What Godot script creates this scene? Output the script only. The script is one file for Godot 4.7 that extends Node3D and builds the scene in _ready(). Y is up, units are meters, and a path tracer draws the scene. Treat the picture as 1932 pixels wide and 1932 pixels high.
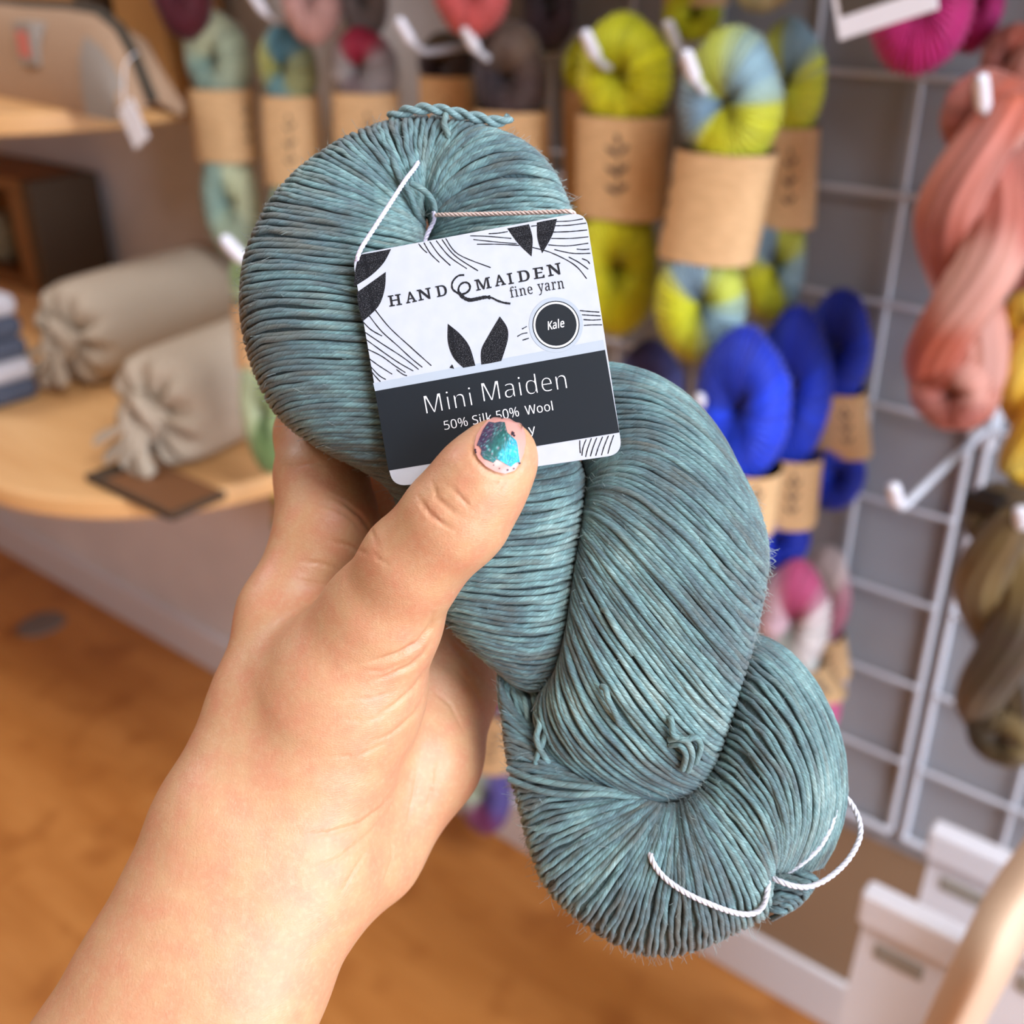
extends Node3D

const F := 2071.6            # focal length in pixels of the 1932 px frame (fov 50)
const D0 := 0.235            # distance of the middle of the held skein
const PX := D0 / F           # one photo pixel at that distance, in metres
var C: Transform3D           # where the camera stands
var WALL: Transform3D        # display wall frame: x along the wall, y up, z out of the wall
var rng := RandomNumberGenerator.new()
var noise := FastNoiseLite.new()
var M := {}

# ---------------------------------------------------------------- mesh builder
class MB:
	var v := PackedVector3Array()
	var n := PackedVector3Array()
	var c := PackedColorArray()
	var uv := PackedVector2Array()
	var i := PackedInt32Array()

	func vert(p: Vector3, col := Color.WHITE, t := Vector2.ZERO) -> int:
		v.append(p); c.append(col); uv.append(t)
		return v.size() - 1

	func tri(a: int, b: int, d: int) -> void:
		i.append(a); i.append(b); i.append(d)

	func quad(a: Vector3, b: Vector3, d: Vector3, e: Vector3, col := Color.WHITE) -> void:
		var k := v.size()
		vert(a, col, Vector2(0, 0)); vert(b, col, Vector2(1, 0)); vert(d, col, Vector2(1, 1)); vert(e, col, Vector2(0, 1))
		tri(k, k + 1, k + 2); tri(k, k + 2, k + 3)

	# grid of w columns whose rows follow one another in v; outside is (next column) x (next row)
	func stitch(start: int, rows: int, w: int, wrap: bool) -> void:
		for r in rows - 1:
			for j in (w if wrap else w - 1):
				var a := start + r * w + j
				var b := start + r * w + (j + 1) % w
				i.append(a); i.append(a + w); i.append(b)
				i.append(b); i.append(a + w); i.append(b + w)

	# tube along points; radius and colour per point
	func tube(pts: PackedVector3Array, rad: PackedFloat32Array, cols: PackedColorArray, sides: int, pitch := 0.004, caps := true, flat := 1.0) -> void:
		var m := pts.size()
		if m < 2:
			return
		var start := v.size()
		var t := (pts[1] - pts[0]).normalized()
		var nn := t.cross(Vector3.UP)
		if nn.length() < 0.1:
			nn = t.cross(Vector3.RIGHT)
		nn = nn.normalized()
		var along := 0.0
		for k in m:
			if k > 0:
				along += pts[k].distance_to(pts[k - 1])
			var t2: Vector3 = (pts[mini(k + 1, m - 1)] - pts[maxi(k - 1, 0)]).normalized()
			nn = (nn - t2 * nn.dot(t2)).normalized()
			var bb := t2.cross(nn)
			for j in sides + 1:
				var a := TAU * j / sides
				var d := nn * cos(a) + bb * sin(a) * flat
				v.append(pts[k] + d * rad[k])
				n.append(d.normalized())
				c.append(cols[k])
				uv.append(Vector2(float(j) / sides, along / pitch))
		stitch(start, m, sides + 1, false)
		if caps:
			for e in 2:
				var base := start + (m - 1) * (sides + 1) * e
				var mid := v.size()
				var dir: Vector3 = (pts[m - 1] - pts[m - 2]).normalized() if e == 1 else (pts[0] - pts[1]).normalized()
				v.append(pts[(m - 1) * e] + dir * rad[(m - 1) * e] * 0.5); n.append(dir); c.append(cols[(m - 1) * e]); uv.append(Vector2(0.5, 0))
				for j in sides:
					if e == 1:
						tri(base + j, mid, base + j + 1)
					else:
						tri(base + j, base + j + 1, mid)

	func normals() -> void:
		n.resize(v.size())
		for k in n.size():
			n[k] = Vector3.ZERO
		for k in range(0, i.size(), 3):
			var a := i[k]; var b := i[k + 1]; var d := i[k + 2]
			var f := (v[d] - v[a]).cross(v[b] - v[a])
			n[a] += f; n[b] += f; n[d] += f
		for k in n.size():
			n[k] = n[k].normalized()

	func mesh() -> ArrayMesh:
		if n.size() != v.size():
			normals()
		var arr := []
		arr.resize(Mesh.ARRAY_MAX)
		arr[Mesh.ARRAY_VERTEX] = v
		arr[Mesh.ARRAY_NORMAL] = n
		arr[Mesh.ARRAY_COLOR] = c
		arr[Mesh.ARRAY_TEX_UV] = uv
		arr[Mesh.ARRAY_INDEX] = i
		var am := ArrayMesh.new()
		am.add_surface_from_arrays(Mesh.PRIMITIVE_TRIANGLES, arr)
		return am

# ---------------------------------------------------------------- helpers
func lin(r: float, g: float, b: float) -> Color:
	return Color(r / 255.0, g / 255.0, b / 255.0).srgb_to_linear()

func srgb(r: float, g: float, b: float) -> Color:
	return Color(r / 255.0, g / 255.0, b / 255.0)

func mat(called: String, col: Color, rough := 0.7, vertex := false) -> StandardMaterial3D:
	var m := StandardMaterial3D.new()
	m.resource_name = called
	m.albedo_color = col
	m.roughness = rough
	m.vertex_color_use_as_albedo = vertex
	M[called] = m
	return m

func put(called: String, mesh: Mesh, m: Material, parent: Node = self) -> MeshInstance3D:
	var o := MeshInstance3D.new()
	o.name = called
	o.mesh = mesh
	o.material_override = m
	o.cast_shadow = GeometryInstance3D.SHADOW_CASTING_SETTING_ON
	parent.add_child(o, true)
	return o

func tag(o: Node, label: String, category: String, group := "") -> Node:
	o.set_meta("label", label)
	o.set_meta("category", category)
	if group != "":
		o.set_meta("group", group)
	return o

func struct(o: Node, label := "", category := "") -> Node:
	o.set_meta("kind", "structure")
	if label != "":
		o.set_meta("label", label)
		o.set_meta("category", category)
	return o

func numbered(called: String) -> String:
	if not has_node(NodePath(called)):
		return called
	var k := 1
	while has_node(NodePath("%s_%03d" % [called, k])):
		k += 1
	return "%s_%03d" % [called, k]

func thing(called: String, label: String, category: String, where: Transform3D, group := "") -> Node3D:
	var o := Node3D.new()
	o.name = numbered(called)
	add_child(o)
	o.transform = where
	tag(o, label, category, group)
	return o

# a photo pixel at a depth, in the camera's axes and in the world
func cs(px: float, py: float, d: float) -> Vector3:
	return Vector3((px - 966.0) / F * d, -(py - 966.0) / F * d, -d)

func at(px: float, py: float, d: float) -> Vector3:
	return C * cs(px, py, d)

# where the sight line of a pixel meets the plane a distance out from the display wall, in wall axes
func on_wall(px: float, py: float, out: float) -> Vector3:
	var inv := WALL.affine_inverse()
	var o := inv * C.origin
	var d := (inv.basis * (C.basis * cs(px, py, 1.0)))
	return o + d * ((out - o.z) / d.z)

func on_level(px: float, py: float, h: float) -> Vector3:
	var inv := WALL.affine_inverse()
	var o := inv * C.origin
	var d := (inv.basis * (C.basis * cs(px, py, 1.0)))
	return o + d * ((h - o.y) / d.y)

func depth_of(wall_point: Vector3) -> float:
	return -(C.affine_inverse() * (WALL * wall_point)).z

func wall_at(p: Vector3) -> Transform3D:
	return Transform3D(WALL.basis, WALL * p)

func rounded_box(size: Vector3, r: float, seg := 3) -> ArrayMesh:
	var mb := MB.new()
	var h := size * 0.5 - Vector3.ONE * r
	for ax in 3:
		for sg in [-1.0, 1.0]:
			var nrm := Vector3.ZERO; nrm[ax] = sg
			var a := Vector3.ZERO; a[(ax + 1) % 3] = 1.0
			var b := Vector3.ZERO; b[(ax + 2) % 3] = 1.0
			if sg > 0:
				var sw := a; a = b; b = sw
			var cuts := []
			for s in seg + 1:
				cuts.append(-1.0 - 1.0 + float(s) / seg)
			for s in seg + 1:
				cuts.append(1.0 + float(s) / seg)
			var start := mb.v.size()
			for cu in cuts:
				for cv in cuts:
					var p := Vector3.ZERO
					p[ax] = sg * h[ax]
					p += a * (clampf(cu, -1, 1) * absf(h.dot(a))) + b * (clampf(cv, -1, 1) * absf(h.dot(b)))
					var eu: float = cu - clampf(cu, -1, 1)
					var ev: float = cv - clampf(cv, -1, 1)
					var d := (nrm + a * tan(eu * PI / 4) + b * tan(ev * PI / 4)).normalized()
					mb.v.append(p + d * r); mb.n.append(d); mb.c.append(Color.WHITE); mb.uv.append(Vector2(cu, cv))
			mb.stitch(start, cuts.size(), cuts.size(), false)
	return mb.mesh()

func box_part(called: String, lo: Vector3, hi: Vector3, r: float, m: Material, parent: Node) -> MeshInstance3D:
	var o := put(called, rounded_box(hi - lo, r), m, parent)
	o.position = (lo + hi) * 0.5
	return o

# flat slab: outline in x and z (clockwise or not), between two heights, with a rounded rim
func slab(outline: PackedVector2Array, y0: float, y1: float, bev: float) -> ArrayMesh:
	var poly := outline
	if Geometry2D.is_polygon_clockwise(poly):
		poly.reverse()
	var mb := MB.new()
	var rings := []
	var ins := Geometry2D.offset_polygon(poly, -bev, Geometry2D.JOIN_ROUND)
	var m := poly.size()
	var prof := [[0.0, y0 + bev], [0.0, y1 - bev], [0.3, y1 - bev * 0.3], [1.0, y1]]
	prof.push_front([0.3, y0 + bev * 0.3]); prof.push_front([1.0, y0])
	var nrm := []
	for k in m:
		var e := (poly[(k + 1) % m] - poly[(k + m - 1) % m]).normalized()
		nrm.append(Vector2(e.y, -e.x))
	for q in prof:
		for k in m:
			var p: Vector2 = poly[k] - nrm[k] * bev * q[0]
			mb.vert(Vector3(p.x, q[1], p.y))
	for r in prof.size() - 1:
		for k in m:
			var a := r * m + k
			var b := r * m + (k + 1) % m
			mb.tri(a, b, a + m); mb.tri(b, b + m, a + m)
	var top := Geometry2D.triangulate_polygon(poly)
	var last := (prof.size() - 1) * m
	for k in range(0, top.size(), 3):
		var a := top[k]; var b := top[k + 1]; var d := top[k + 2]
		var s := (poly[b] - poly[a]).cross(poly[d] - poly[a])
		if s < 0:
			var sw := b; b = d; d = sw
		mb.tri(last + a, last + b, last + d)
		mb.tri(a, d, b)
	# flat normals on the caps would need split corners; a bevel this small hides that
	return mb.mesh()

func texture(w: int, h: int, f: Callable) -> ImageTexture:
	var im := Image.create(w, h, false, Image.FORMAT_RGB8)
	for y in h:
		for x in w:
			im.set_pixel(x, y, f.call(float(x) / w, float(y) / h))
	return ImageTexture.create_from_image(im)

func noise_tex(size: int, freq: float, lo: Color, hi: Color, sd: int, kind := FastNoiseLite.TYPE_SIMPLEX_SMOOTH, oct := 4) -> NoiseTexture2D:
	var t := NoiseTexture2D.new()
	t.width = size; t.height = size; t.seamless = true
	var nz := FastNoiseLite.new()
	nz.seed = sd; nz.frequency = freq; nz.noise_type = kind; nz.fractal_octaves = oct
	t.noise = nz
	var g := Gradient.new()
	g.set_color(0, lo); g.set_color(1, hi)
	t.color_ramp = g
	return t

func setup() -> void:
	rng.seed = 20240611
	noise.seed = 7
	noise.noise_type = FastNoiseLite.TYPE_SIMPLEX_SMOOTH
	noise.frequency = 1.0
	noise.fractal_octaves = 2
	C = Transform3D(Basis(Vector3.RIGHT, deg_to_rad(-27.0)), Vector3(0, 1.25, 0))
	var along := Vector3(0.7815, 0, 0.6239).normalized()
	var out := along.cross(Vector3.UP)
	WALL = Transform3D(Basis(along, Vector3.UP, out), out * -1.03)

	var cam := Camera3D.new()
	cam.name = "camera"
	add_child(cam)
	cam.transform = C
	cam.near = 0.02
	cam.far = 30.0
	var lens := CameraAttributesPhysical.new()
	lens.frustum_focal_length = 12.0 / tan(deg_to_rad(25.0))
	lens.frustum_near = 0.02
	lens.frustum_far = 30.0
	lens.frustum_focus_distance = 0.213
	lens.exposure_aperture = 25.7 / 3.0
	cam.attributes = lens
	cam.fov = 50.0
	cam.current = true

	var env := Environment.new()
	env.tonemap_mode = Environment.TONE_MAPPER_LINEAR
	env.tonemap_exposure = 1.02
	env.background_mode = Environment.BG_SKY
	var sky := Sky.new()
	var sm := ProceduralSkyMaterial.new()
	sm.sky_top_color = srgb(120, 160, 215)
	sm.sky_horizon_color = srgb(205, 218, 232)
	sm.ground_bottom_color = srgb(110, 105, 100)
	sm.ground_horizon_color = srgb(190, 195, 200)
	sm.sky_energy_multiplier = 2.0
	sky.sky_material = sm
	env.sky = sky
	env.sdfgi_enabled = true
	env.ssao_enabled = true
	env.ssil_enabled = true
	var we := WorldEnvironment.new()
	we.name = "environment"
	we.environment = env
	add_child(we)

	# daylight entering by the shop window in the wall to the right
	var day := AreaLight3D.new()
	day.name = "window_daylight"
	add_child(day)
	day.area_size = Vector2(1.9, 2.0)
	day.transform = WALL * Transform3D(Basis(Vector3(0, 0, -1), Vector3.UP, Vector3.RIGHT), Vector3(2.88, 1.55, 1.2))
	day.light_color = srgb(224, 235, 255)
	day.light_energy = 11.5
	day.shadow_enabled = true

func room() -> void:
	mat("wall_paint", srgb(234, 231, 228), 0.85)
	var pt := noise_tex(256, 0.02, srgb(232, 232, 232), Color.WHITE, 3)
	M.wall_paint.albedo_texture = pt
	M.wall_paint.uv1_triplanar = true
	M.wall_paint.uv1_world_triplanar = true
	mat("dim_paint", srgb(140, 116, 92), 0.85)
	mat("brown_wood", srgb(132, 88, 44), 0.6)
	mat("taupe_tone", srgb(150, 122, 92), 0.8)
	mat("ceiling_paint", srgb(200, 196, 190), 0.9)
	mat("white_trim", srgb(224, 220, 218), 0.5)
	mat("lamp_glow", srgb(255, 250, 240), 0.5)
	M.lamp_glow.emission_enabled = true
	M.lamp_glow.emission = srgb(244, 246, 255)
	M.lamp_glow.emission_energy_multiplier = 3.0
	mat("glass", Color(0.9, 0.95, 1.0, 0.08), 0.02)
	M.glass.transparency = BaseMaterial3D.TRANSPARENCY_ALPHA
	# floor boards of warm varnished wood
	var wood := func(u: float, w: float) -> Color:
		var g := noise.get_noise_2d(u * 6.0, w * 60.0) * 0.5 + noise.get_noise_2d(u * 2.0 + 40.0, w * 9.0)
		var blot := clampf(noise.get_noise_2d(u * 9.0 + 90.0, w * 9.0) * 1.6 - 0.25, 0, 1)
		return srgb(202, 136, 68).lerp(srgb(176, 110, 46), clampf(0.5 + g * 0.55, 0, 1)).lerp(srgb(150, 86, 30), blot * 0.6)
	mat("floor_wood", Color.WHITE, 0.45)
	M.floor_wood.albedo_texture = texture(256, 256, wood)
	M.floor_wood.uv1_triplanar = true
	M.floor_wood.uv1_scale = Vector3(0.9, 0.9, 0.9)
	var pale := func(u: float, w: float) -> Color:
		var g := noise.get_noise_2d(u * 3.0, w * 50.0) * 0.5 + noise.get_noise_2d(u * 2.0 + 70.0, w * 7.0) * 0.6
		return srgb(234, 186, 126).lerp(srgb(212, 158, 98), clampf(0.5 + g * 0.6, 0, 1))
	mat("shelf_wood", Color.WHITE, 0.5)
	M.shelf_wood.albedo_texture = texture(256, 256, pale)
	M.shelf_wood.uv1_triplanar = true
	M.shelf_wood.uv1_scale = Vector3(1.5, 1.5, 1.5)

	var parts := [
		["floor", Vector3(-3.4, -0.1, -0.1), Vector3(2.9, 0, 3.4), "floor_wood", "warm varnished wooden floor", "floor"],
		["ceiling", Vector3(-3.5, 3.2, -0.1), Vector3(3.0, 3.3, 3.5), "ceiling_paint", "white ceiling above the shop", "ceiling"],
		["wall_back", Vector3(-3.4, 0, -0.1), Vector3(2.9, 3.2, 0), "wall_paint", "greyish white wall behind the yarn display", "wall"],
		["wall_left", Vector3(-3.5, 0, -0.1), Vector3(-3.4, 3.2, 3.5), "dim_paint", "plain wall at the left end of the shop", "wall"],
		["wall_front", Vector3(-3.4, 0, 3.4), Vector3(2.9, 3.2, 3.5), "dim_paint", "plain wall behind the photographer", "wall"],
	]
	for p in parts:
		var o := box_part(p[0], p[1], p[2], 0.002, M[p[3]], self)
		o.transform = WALL * Transform3D(Basis.IDENTITY, o.position)
		struct(o, p[4], p[5])
	# right wall with the window opening
	var wr := Node3D.new()
	wr.name = "wall_right"
	add_child(wr)
	wr.transform = WALL
	struct(wr, "wall with the shop window on the right", "wall")
	box_part("wall_below_window", Vector3(2.9, 0, -0.1), Vector3(3.0, 0.5, 3.5), 0.002, M.wall_paint, wr)
	box_part("wall_above_window", Vector3(2.9, 2.6, -0.1), Vector3(3.0, 3.2, 3.5), 0.002, M.wall_paint, wr)
	box_part("wall_beside_window", Vector3(2.9, 0.5, -0.1), Vector3(3.0, 2.6, 0.2), 0.002, M.wall_paint, wr)
	box_part("wall_beside_window", Vector3(2.9, 0.5, 2.2), Vector3(3.0, 2.6, 3.5), 0.002, M.wall_paint, wr)
	var wn := Node3D.new()
	wn.name = "window_1"
	add_child(wn)
	wn.transform = WALL
	struct(wn, "large shop window letting daylight in", "window")
	box_part("pane", Vector3(2.945, 0.5, 0.2), Vector3(2.955, 2.6, 2.2), 0.001, M.glass, wn)
	for q in [[0.5, 0.55, 0.2, 2.2], [2.55, 2.6, 0.2, 2.2], [0.55, 2.55, 0.2, 0.25], [0.55, 2.55, 2.15, 2.2]]:
		box_part("window_frame", Vector3(2.92, q[0], q[2]), Vector3(2.98, q[1], q[3]), 0.004, M.white_trim, wn)
	# ceiling lamps, out of the picture
	for q in [[-2.5, 1.5, 4.0, 0.9, 0.5], [1.5, 1.2, 6.0, 1.4, 1.0]]:
		var lamp := thing("ceiling_lamp", "flat white ceiling lamp above the %s" % ("shelves" if q[0] < -1.0 else "shop floor"), "lamp", wall_at(Vector3(q[0], 3.2, q[1])), "ceiling lamps")
		box_part("housing", Vector3(-q[3] * 0.5 - 0.02, -0.05, -q[4] * 0.5 - 0.02), Vector3(q[3] * 0.5 + 0.02, 0.0, q[4] * 0.5 + 0.02), 0.006, M.white_trim, lamp)
		box_part("diffuser", Vector3(-q[3] * 0.5, -0.058, -q[4] * 0.5), Vector3(q[3] * 0.5, -0.05, q[4] * 0.5), 0.003, M.lamp_glow, lamp)
		var al := AreaLight3D.new()
		al.name = "lamp_light"
		lamp.add_child(al)
		al.area_size = Vector2(q[3], q[4])
		al.position = Vector3(0, -0.062, 0)
		al.rotation_degrees.x = -90
		al.light_color = srgb(244, 246, 255)
		al.light_energy = q[2]
		al.shadow_enabled = true
	# unseen board added above the view to shade the upper display wall
	var vb := box_part("added_shade_trim_2", Vector3(-1.15, 1.42, 0.0), Vector3(1.2, 1.45, 0.26), 0.004, M.brown_wood, self)
	vb.transform = WALL * Transform3D(Basis.IDENTITY, vb.position)
	struct(vb, "unseen brown board added to shade the top of the yarn display", "board")
	# skirting board
	var bb := box_part("baseboard_back", Vector3(-3.4, 0, 0), Vector3(2.9, 0.085, 0.014), 0.004, M.white_trim, self)
	bb.transform = WALL * Transform3D(Basis.IDENTITY, bb.position)
	struct(bb, "white skirting board along the display wall", "baseboard")

# ---------------------------------------------------------------- the held skein
# A lobe is a family of strands. Each guide: start x,y, two points on the way, end x,y (photo pixels), bulge, lift (pixels of thickness).
var LOBE_UPPER := [
	[1015, 790, 1040, 778, 1075, 740, 1085, 715, 40, 0],
	[935, 690, 985, 668, 1060, 645, 1095, 640, 70, 0],
	[845, 585, 935, 572, 1040, 560, 1100, 555, 80, 0],
	[812, 520, 920, 505, 1025, 495, 1095, 490, 70, 0],
	[806, 470, 912, 465, 1020, 455, 1088, 450, 60, 0],
	[814, 445, 912, 420, 1015, 412, 1082, 415, 72, 0],
	[814, 428, 900, 370, 1005, 358, 1068, 378, 90, 0],
	[812, 416, 880, 325, 980, 298, 1042, 326, 100, 0],
	[810, 410, 860, 300, 938, 262, 998, 278, 100, 0],
	[807, 406, 835, 305, 888, 250, 935, 247, 92, 0],
	[804, 400, 815, 310, 850, 246, 876, 233, 78, 0],
	[797, 402, 795, 320, 805, 248, 815, 222, 78, 0],
	[800, 408, 768, 320, 745, 255, 745, 228, 92, 0],
	[799, 415, 733, 330, 680, 270, 668, 256, 105, 0],
	[799, 426, 705, 360, 618, 312, 585, 308, 120, 0],
	[800, 440, 688, 395, 568, 365, 530, 362, 132, 0],
	[804, 465, 682, 438, 540, 415, 495, 422, 142, 0],
	[808, 515, 695, 490, 530, 470, 468, 492, 150, 0],
	[838, 570, 718, 552, 540, 532, 456, 560, 156, 0],
	[880, 620, 745, 618, 560, 602, 462, 636, 160, 0],
	[930, 690, 790, 692, 595, 684, 487, 715, 160, 0],
	[985, 760, 840, 770, 645, 762, 527, 785, 160, 0],
	[1050, 830, 905, 848, 715, 842, 600, 842, 156, 0],
	[1095, 878, 970, 908, 800, 905, 690, 888, 150, 0],
	[1100, 925, 1000, 955, 845, 955, 738, 925, 145, 0],
	[1096, 990, 1000, 1015, 865, 1015, 762, 985, 140, 0],
	[1090, 1060, 1000, 1080, 885, 1080, 785, 1060, 130, 0],
	[1085, 1130, 1000, 1152, 905, 1145, 812, 1125, 115, 0],
	[1078, 1190, 1012, 1215, 935, 1207, 850, 1182, 90, 0],
	[1062, 1245, 1012, 1266, 955, 1258, 900, 1232, 55, 0],
	[1040, 1290, 1012, 1302, 985, 1298, 955, 1278, 15, 0],
]
var LOBE_MIDDLE := [
	[1060, 690, 1240, 712, 1345, 800, 1392, 885, 12, 0],
	[1070, 755, 1235, 752, 1352, 840, 1424, 945, 80, 0],
	[1095, 845, 1240, 815, 1362, 900, 1445, 1015, 122, 0],
	[1108, 900, 1240, 880, 1368, 985, 1446, 1075, 142, 0],
	[1106, 930, 1225, 955, 1355, 1080, 1432, 1160, 152, 0],
	[1102, 960, 1205, 1040, 1335, 1185, 1408, 1265, 155, 0],
	[1096, 1010, 1170, 1120, 1300, 1285, 1378, 1365, 150, 0],
	[1088, 1080, 1130, 1205, 1250, 1372, 1348, 1448, 138, 0],
	[1082, 1160, 1085, 1290, 1180, 1427, 1313, 1498, 115, 0],
	[1070, 1235, 1045, 1345, 1120, 1452, 1258, 1515, 85, -5],
	[1040, 1290, 1012, 1370, 1080, 1460, 1222, 1518, 45, -12],
]
var LOBE_LOWER := [
	[1405, 1196, 1522, 1268, 1594, 1440, 1548, 1636, 12, 0],
	[1402, 1225, 1492, 1288, 1562, 1450, 1520, 1642, 72, 0],
	[1393, 1270, 1462, 1330, 1530, 1470, 1490, 1646, 112, 0],
	[1380, 1330, 1440, 1388, 1497, 1500, 1474, 1648, 128, 0],
	[1360, 1400, 1420, 1448, 1470, 1540, 1464, 1646, 124, 0],
	[1340, 1448, 1395, 1495, 1446, 1570, 1458, 1648, 115, 0],
	[1322, 1475, 1372, 1522, 1430, 1600, 1456, 1676, 102, 0],
	[1308, 1490, 1350, 1545, 1412, 1632, 1446, 1725, 100, 0],
	[1296, 1500, 1326, 1570, 1372, 1665, 1392, 1756, 106, 0],
	[1286, 1508, 1300, 1600, 1320, 1705, 1326, 1786, 106, 0],
	[1276, 1512, 1275, 1610, 1268, 1712, 1260, 1802, 102, 0],
	[1264, 1515, 1245, 1600, 1213, 1712, 1188, 1792, 100, 0],
	[1252, 1515, 1210, 1590, 1148, 1684, 1108, 1746, 96, 0],
	[1240, 1512, 1180, 1560, 1088, 1634, 1038, 1682, 90, 0],
	[1230, 1508, 1160, 1530, 1058, 1572, 1002, 1606, 80, 0],
	[1220, 1505, 1150, 1505, 1048, 1512, 984, 1536, 66, 0],
	[1210, 1500, 1130, 1480, 1028, 1466, 965, 1466, 52, 0],
	[1190, 1490, 1100, 1458, 1000, 1420, 955, 1402, 40, -4],
	[1130, 1455, 1060, 1425, 985, 1370, 948, 1335, 25, -8],
	[1080, 1420, 1020, 1385, 965, 1330, 944, 1288, 8, -12],
]
var LOBE_FRINGE := [
	[942, 1272, 948, 1350, 985, 1432, 1075, 1472, 26, -34],
	[965, 1285, 985, 1352, 1032, 1416, 1120, 1468, 36, -34],
	[1005, 1295, 1016, 1358, 1066, 1424, 1170, 1484, 36, -34],
	[1045, 1300, 1040, 1360, 1090, 1430, 1205, 1496, 22, -34],
]
var LOBE_TAIL := [
	[1452, 1648, 1490, 1640, 1535, 1655, 1520, 1668, 22, 0],
	[1450, 1662, 1485, 1660, 1525, 1672, 1512, 1690, 45, 0],
	[1446, 1685, 1475, 1690, 1505, 1700, 1490, 1712, 52, 0],
	[1440, 1710, 1460, 1718, 1475, 1722, 1455, 1734, 40, 0],
]

func guide(lobe: Array, g: float) -> PackedFloat32Array:
	var last := lobe.size() - 1
	g = clampf(g, 0.0, last)
	var k := mini(int(g), last - 1)
	var f := g - k
	var a: Array = lobe[maxi(k - 1, 0)]; var b: Array = lobe[k]; var d: Array = lobe[k + 1]; var e: Array = lobe[mini(k + 2, last)]
	var out := PackedFloat32Array()
	out.resize(10)
	for q in 10:
		out[q] = cubic_interpolate(b[q], d[q], a[q], e[q], f)
	out[8] = maxf(out[8], 4.0)
	return out

# point of a strand: t along it, s = +1 front and -1 back; returns photo x, y and thickness, in pixels
func strand_point(g: PackedFloat32Array, phi: float) -> Vector3:
	var t := (1.0 - cos(phi)) * 0.5
	var a := -4.5 * (t - 1.0 / 3) * (t - 2.0 / 3) * (t - 1.0)
	var b := 13.5 * t * (t - 2.0 / 3) * (t - 1.0)
	var d := -13.5 * t * (t - 1.0 / 3) * (t - 1.0)
	var e := 4.5 * t * (t - 1.0 / 3) * (t - 2.0 / 3)
	var s := sin(phi)
	var z := g[8] * signf(s) * pow(absf(s), 0.82)
	return Vector3(g[0] * a + g[2] * b + g[4] * d + g[6] * e, g[1] * a + g[3] * b + g[5] * d + g[7] * e, z + g[9])

func skein_pos(q: Vector3) -> Vector3:
	return C * cs(q.x, q.y, D0 - q.z * PX)

func yarn_tone(x: float, y: float, strand: float, along: float) -> Color:
	# hand dyed: olive grey, slate, teal and pale teal run into each other along each strand
	var w := noise.get_noise_3d(x * 0.0042, y * 0.0042, strand * 0.02 + 3.0) * 1.1
	var f := noise.get_noise_2d(strand * 3.7, along * 0.012)
	var k := 0.46 + w * 0.42 + f * 0.38
	# uneven dye by place, with some of the lobes' shading put into the tone
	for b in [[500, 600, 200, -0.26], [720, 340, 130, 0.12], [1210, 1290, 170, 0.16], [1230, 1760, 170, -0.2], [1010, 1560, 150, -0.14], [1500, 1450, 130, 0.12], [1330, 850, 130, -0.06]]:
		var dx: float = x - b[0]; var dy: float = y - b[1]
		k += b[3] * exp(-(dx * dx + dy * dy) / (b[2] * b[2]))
	var olive := lin(98, 110, 102)
	var slate := lin(94, 126, 130)
	var teal := lin(134, 180, 178)
	var pale := lin(186, 220, 212)
	var col: Color
	if k < 0.3:
		col = olive.lerp(slate, clampf(k / 0.3, 0, 1))
	elif k < 0.65:
		col = slate.lerp(teal, (k - 0.3) / 0.35)
	else:
		col = teal.lerp(pale, clampf((k - 0.65) / 0.35, 0, 1))
	var br := noise.get_noise_2d(strand * 1.3 + 50.0, along * 0.006 + 9.0)
	return col.lerp(lin(124, 124, 106), clampf(br * 1.0 - 0.15, 0, 0.4))

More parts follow.
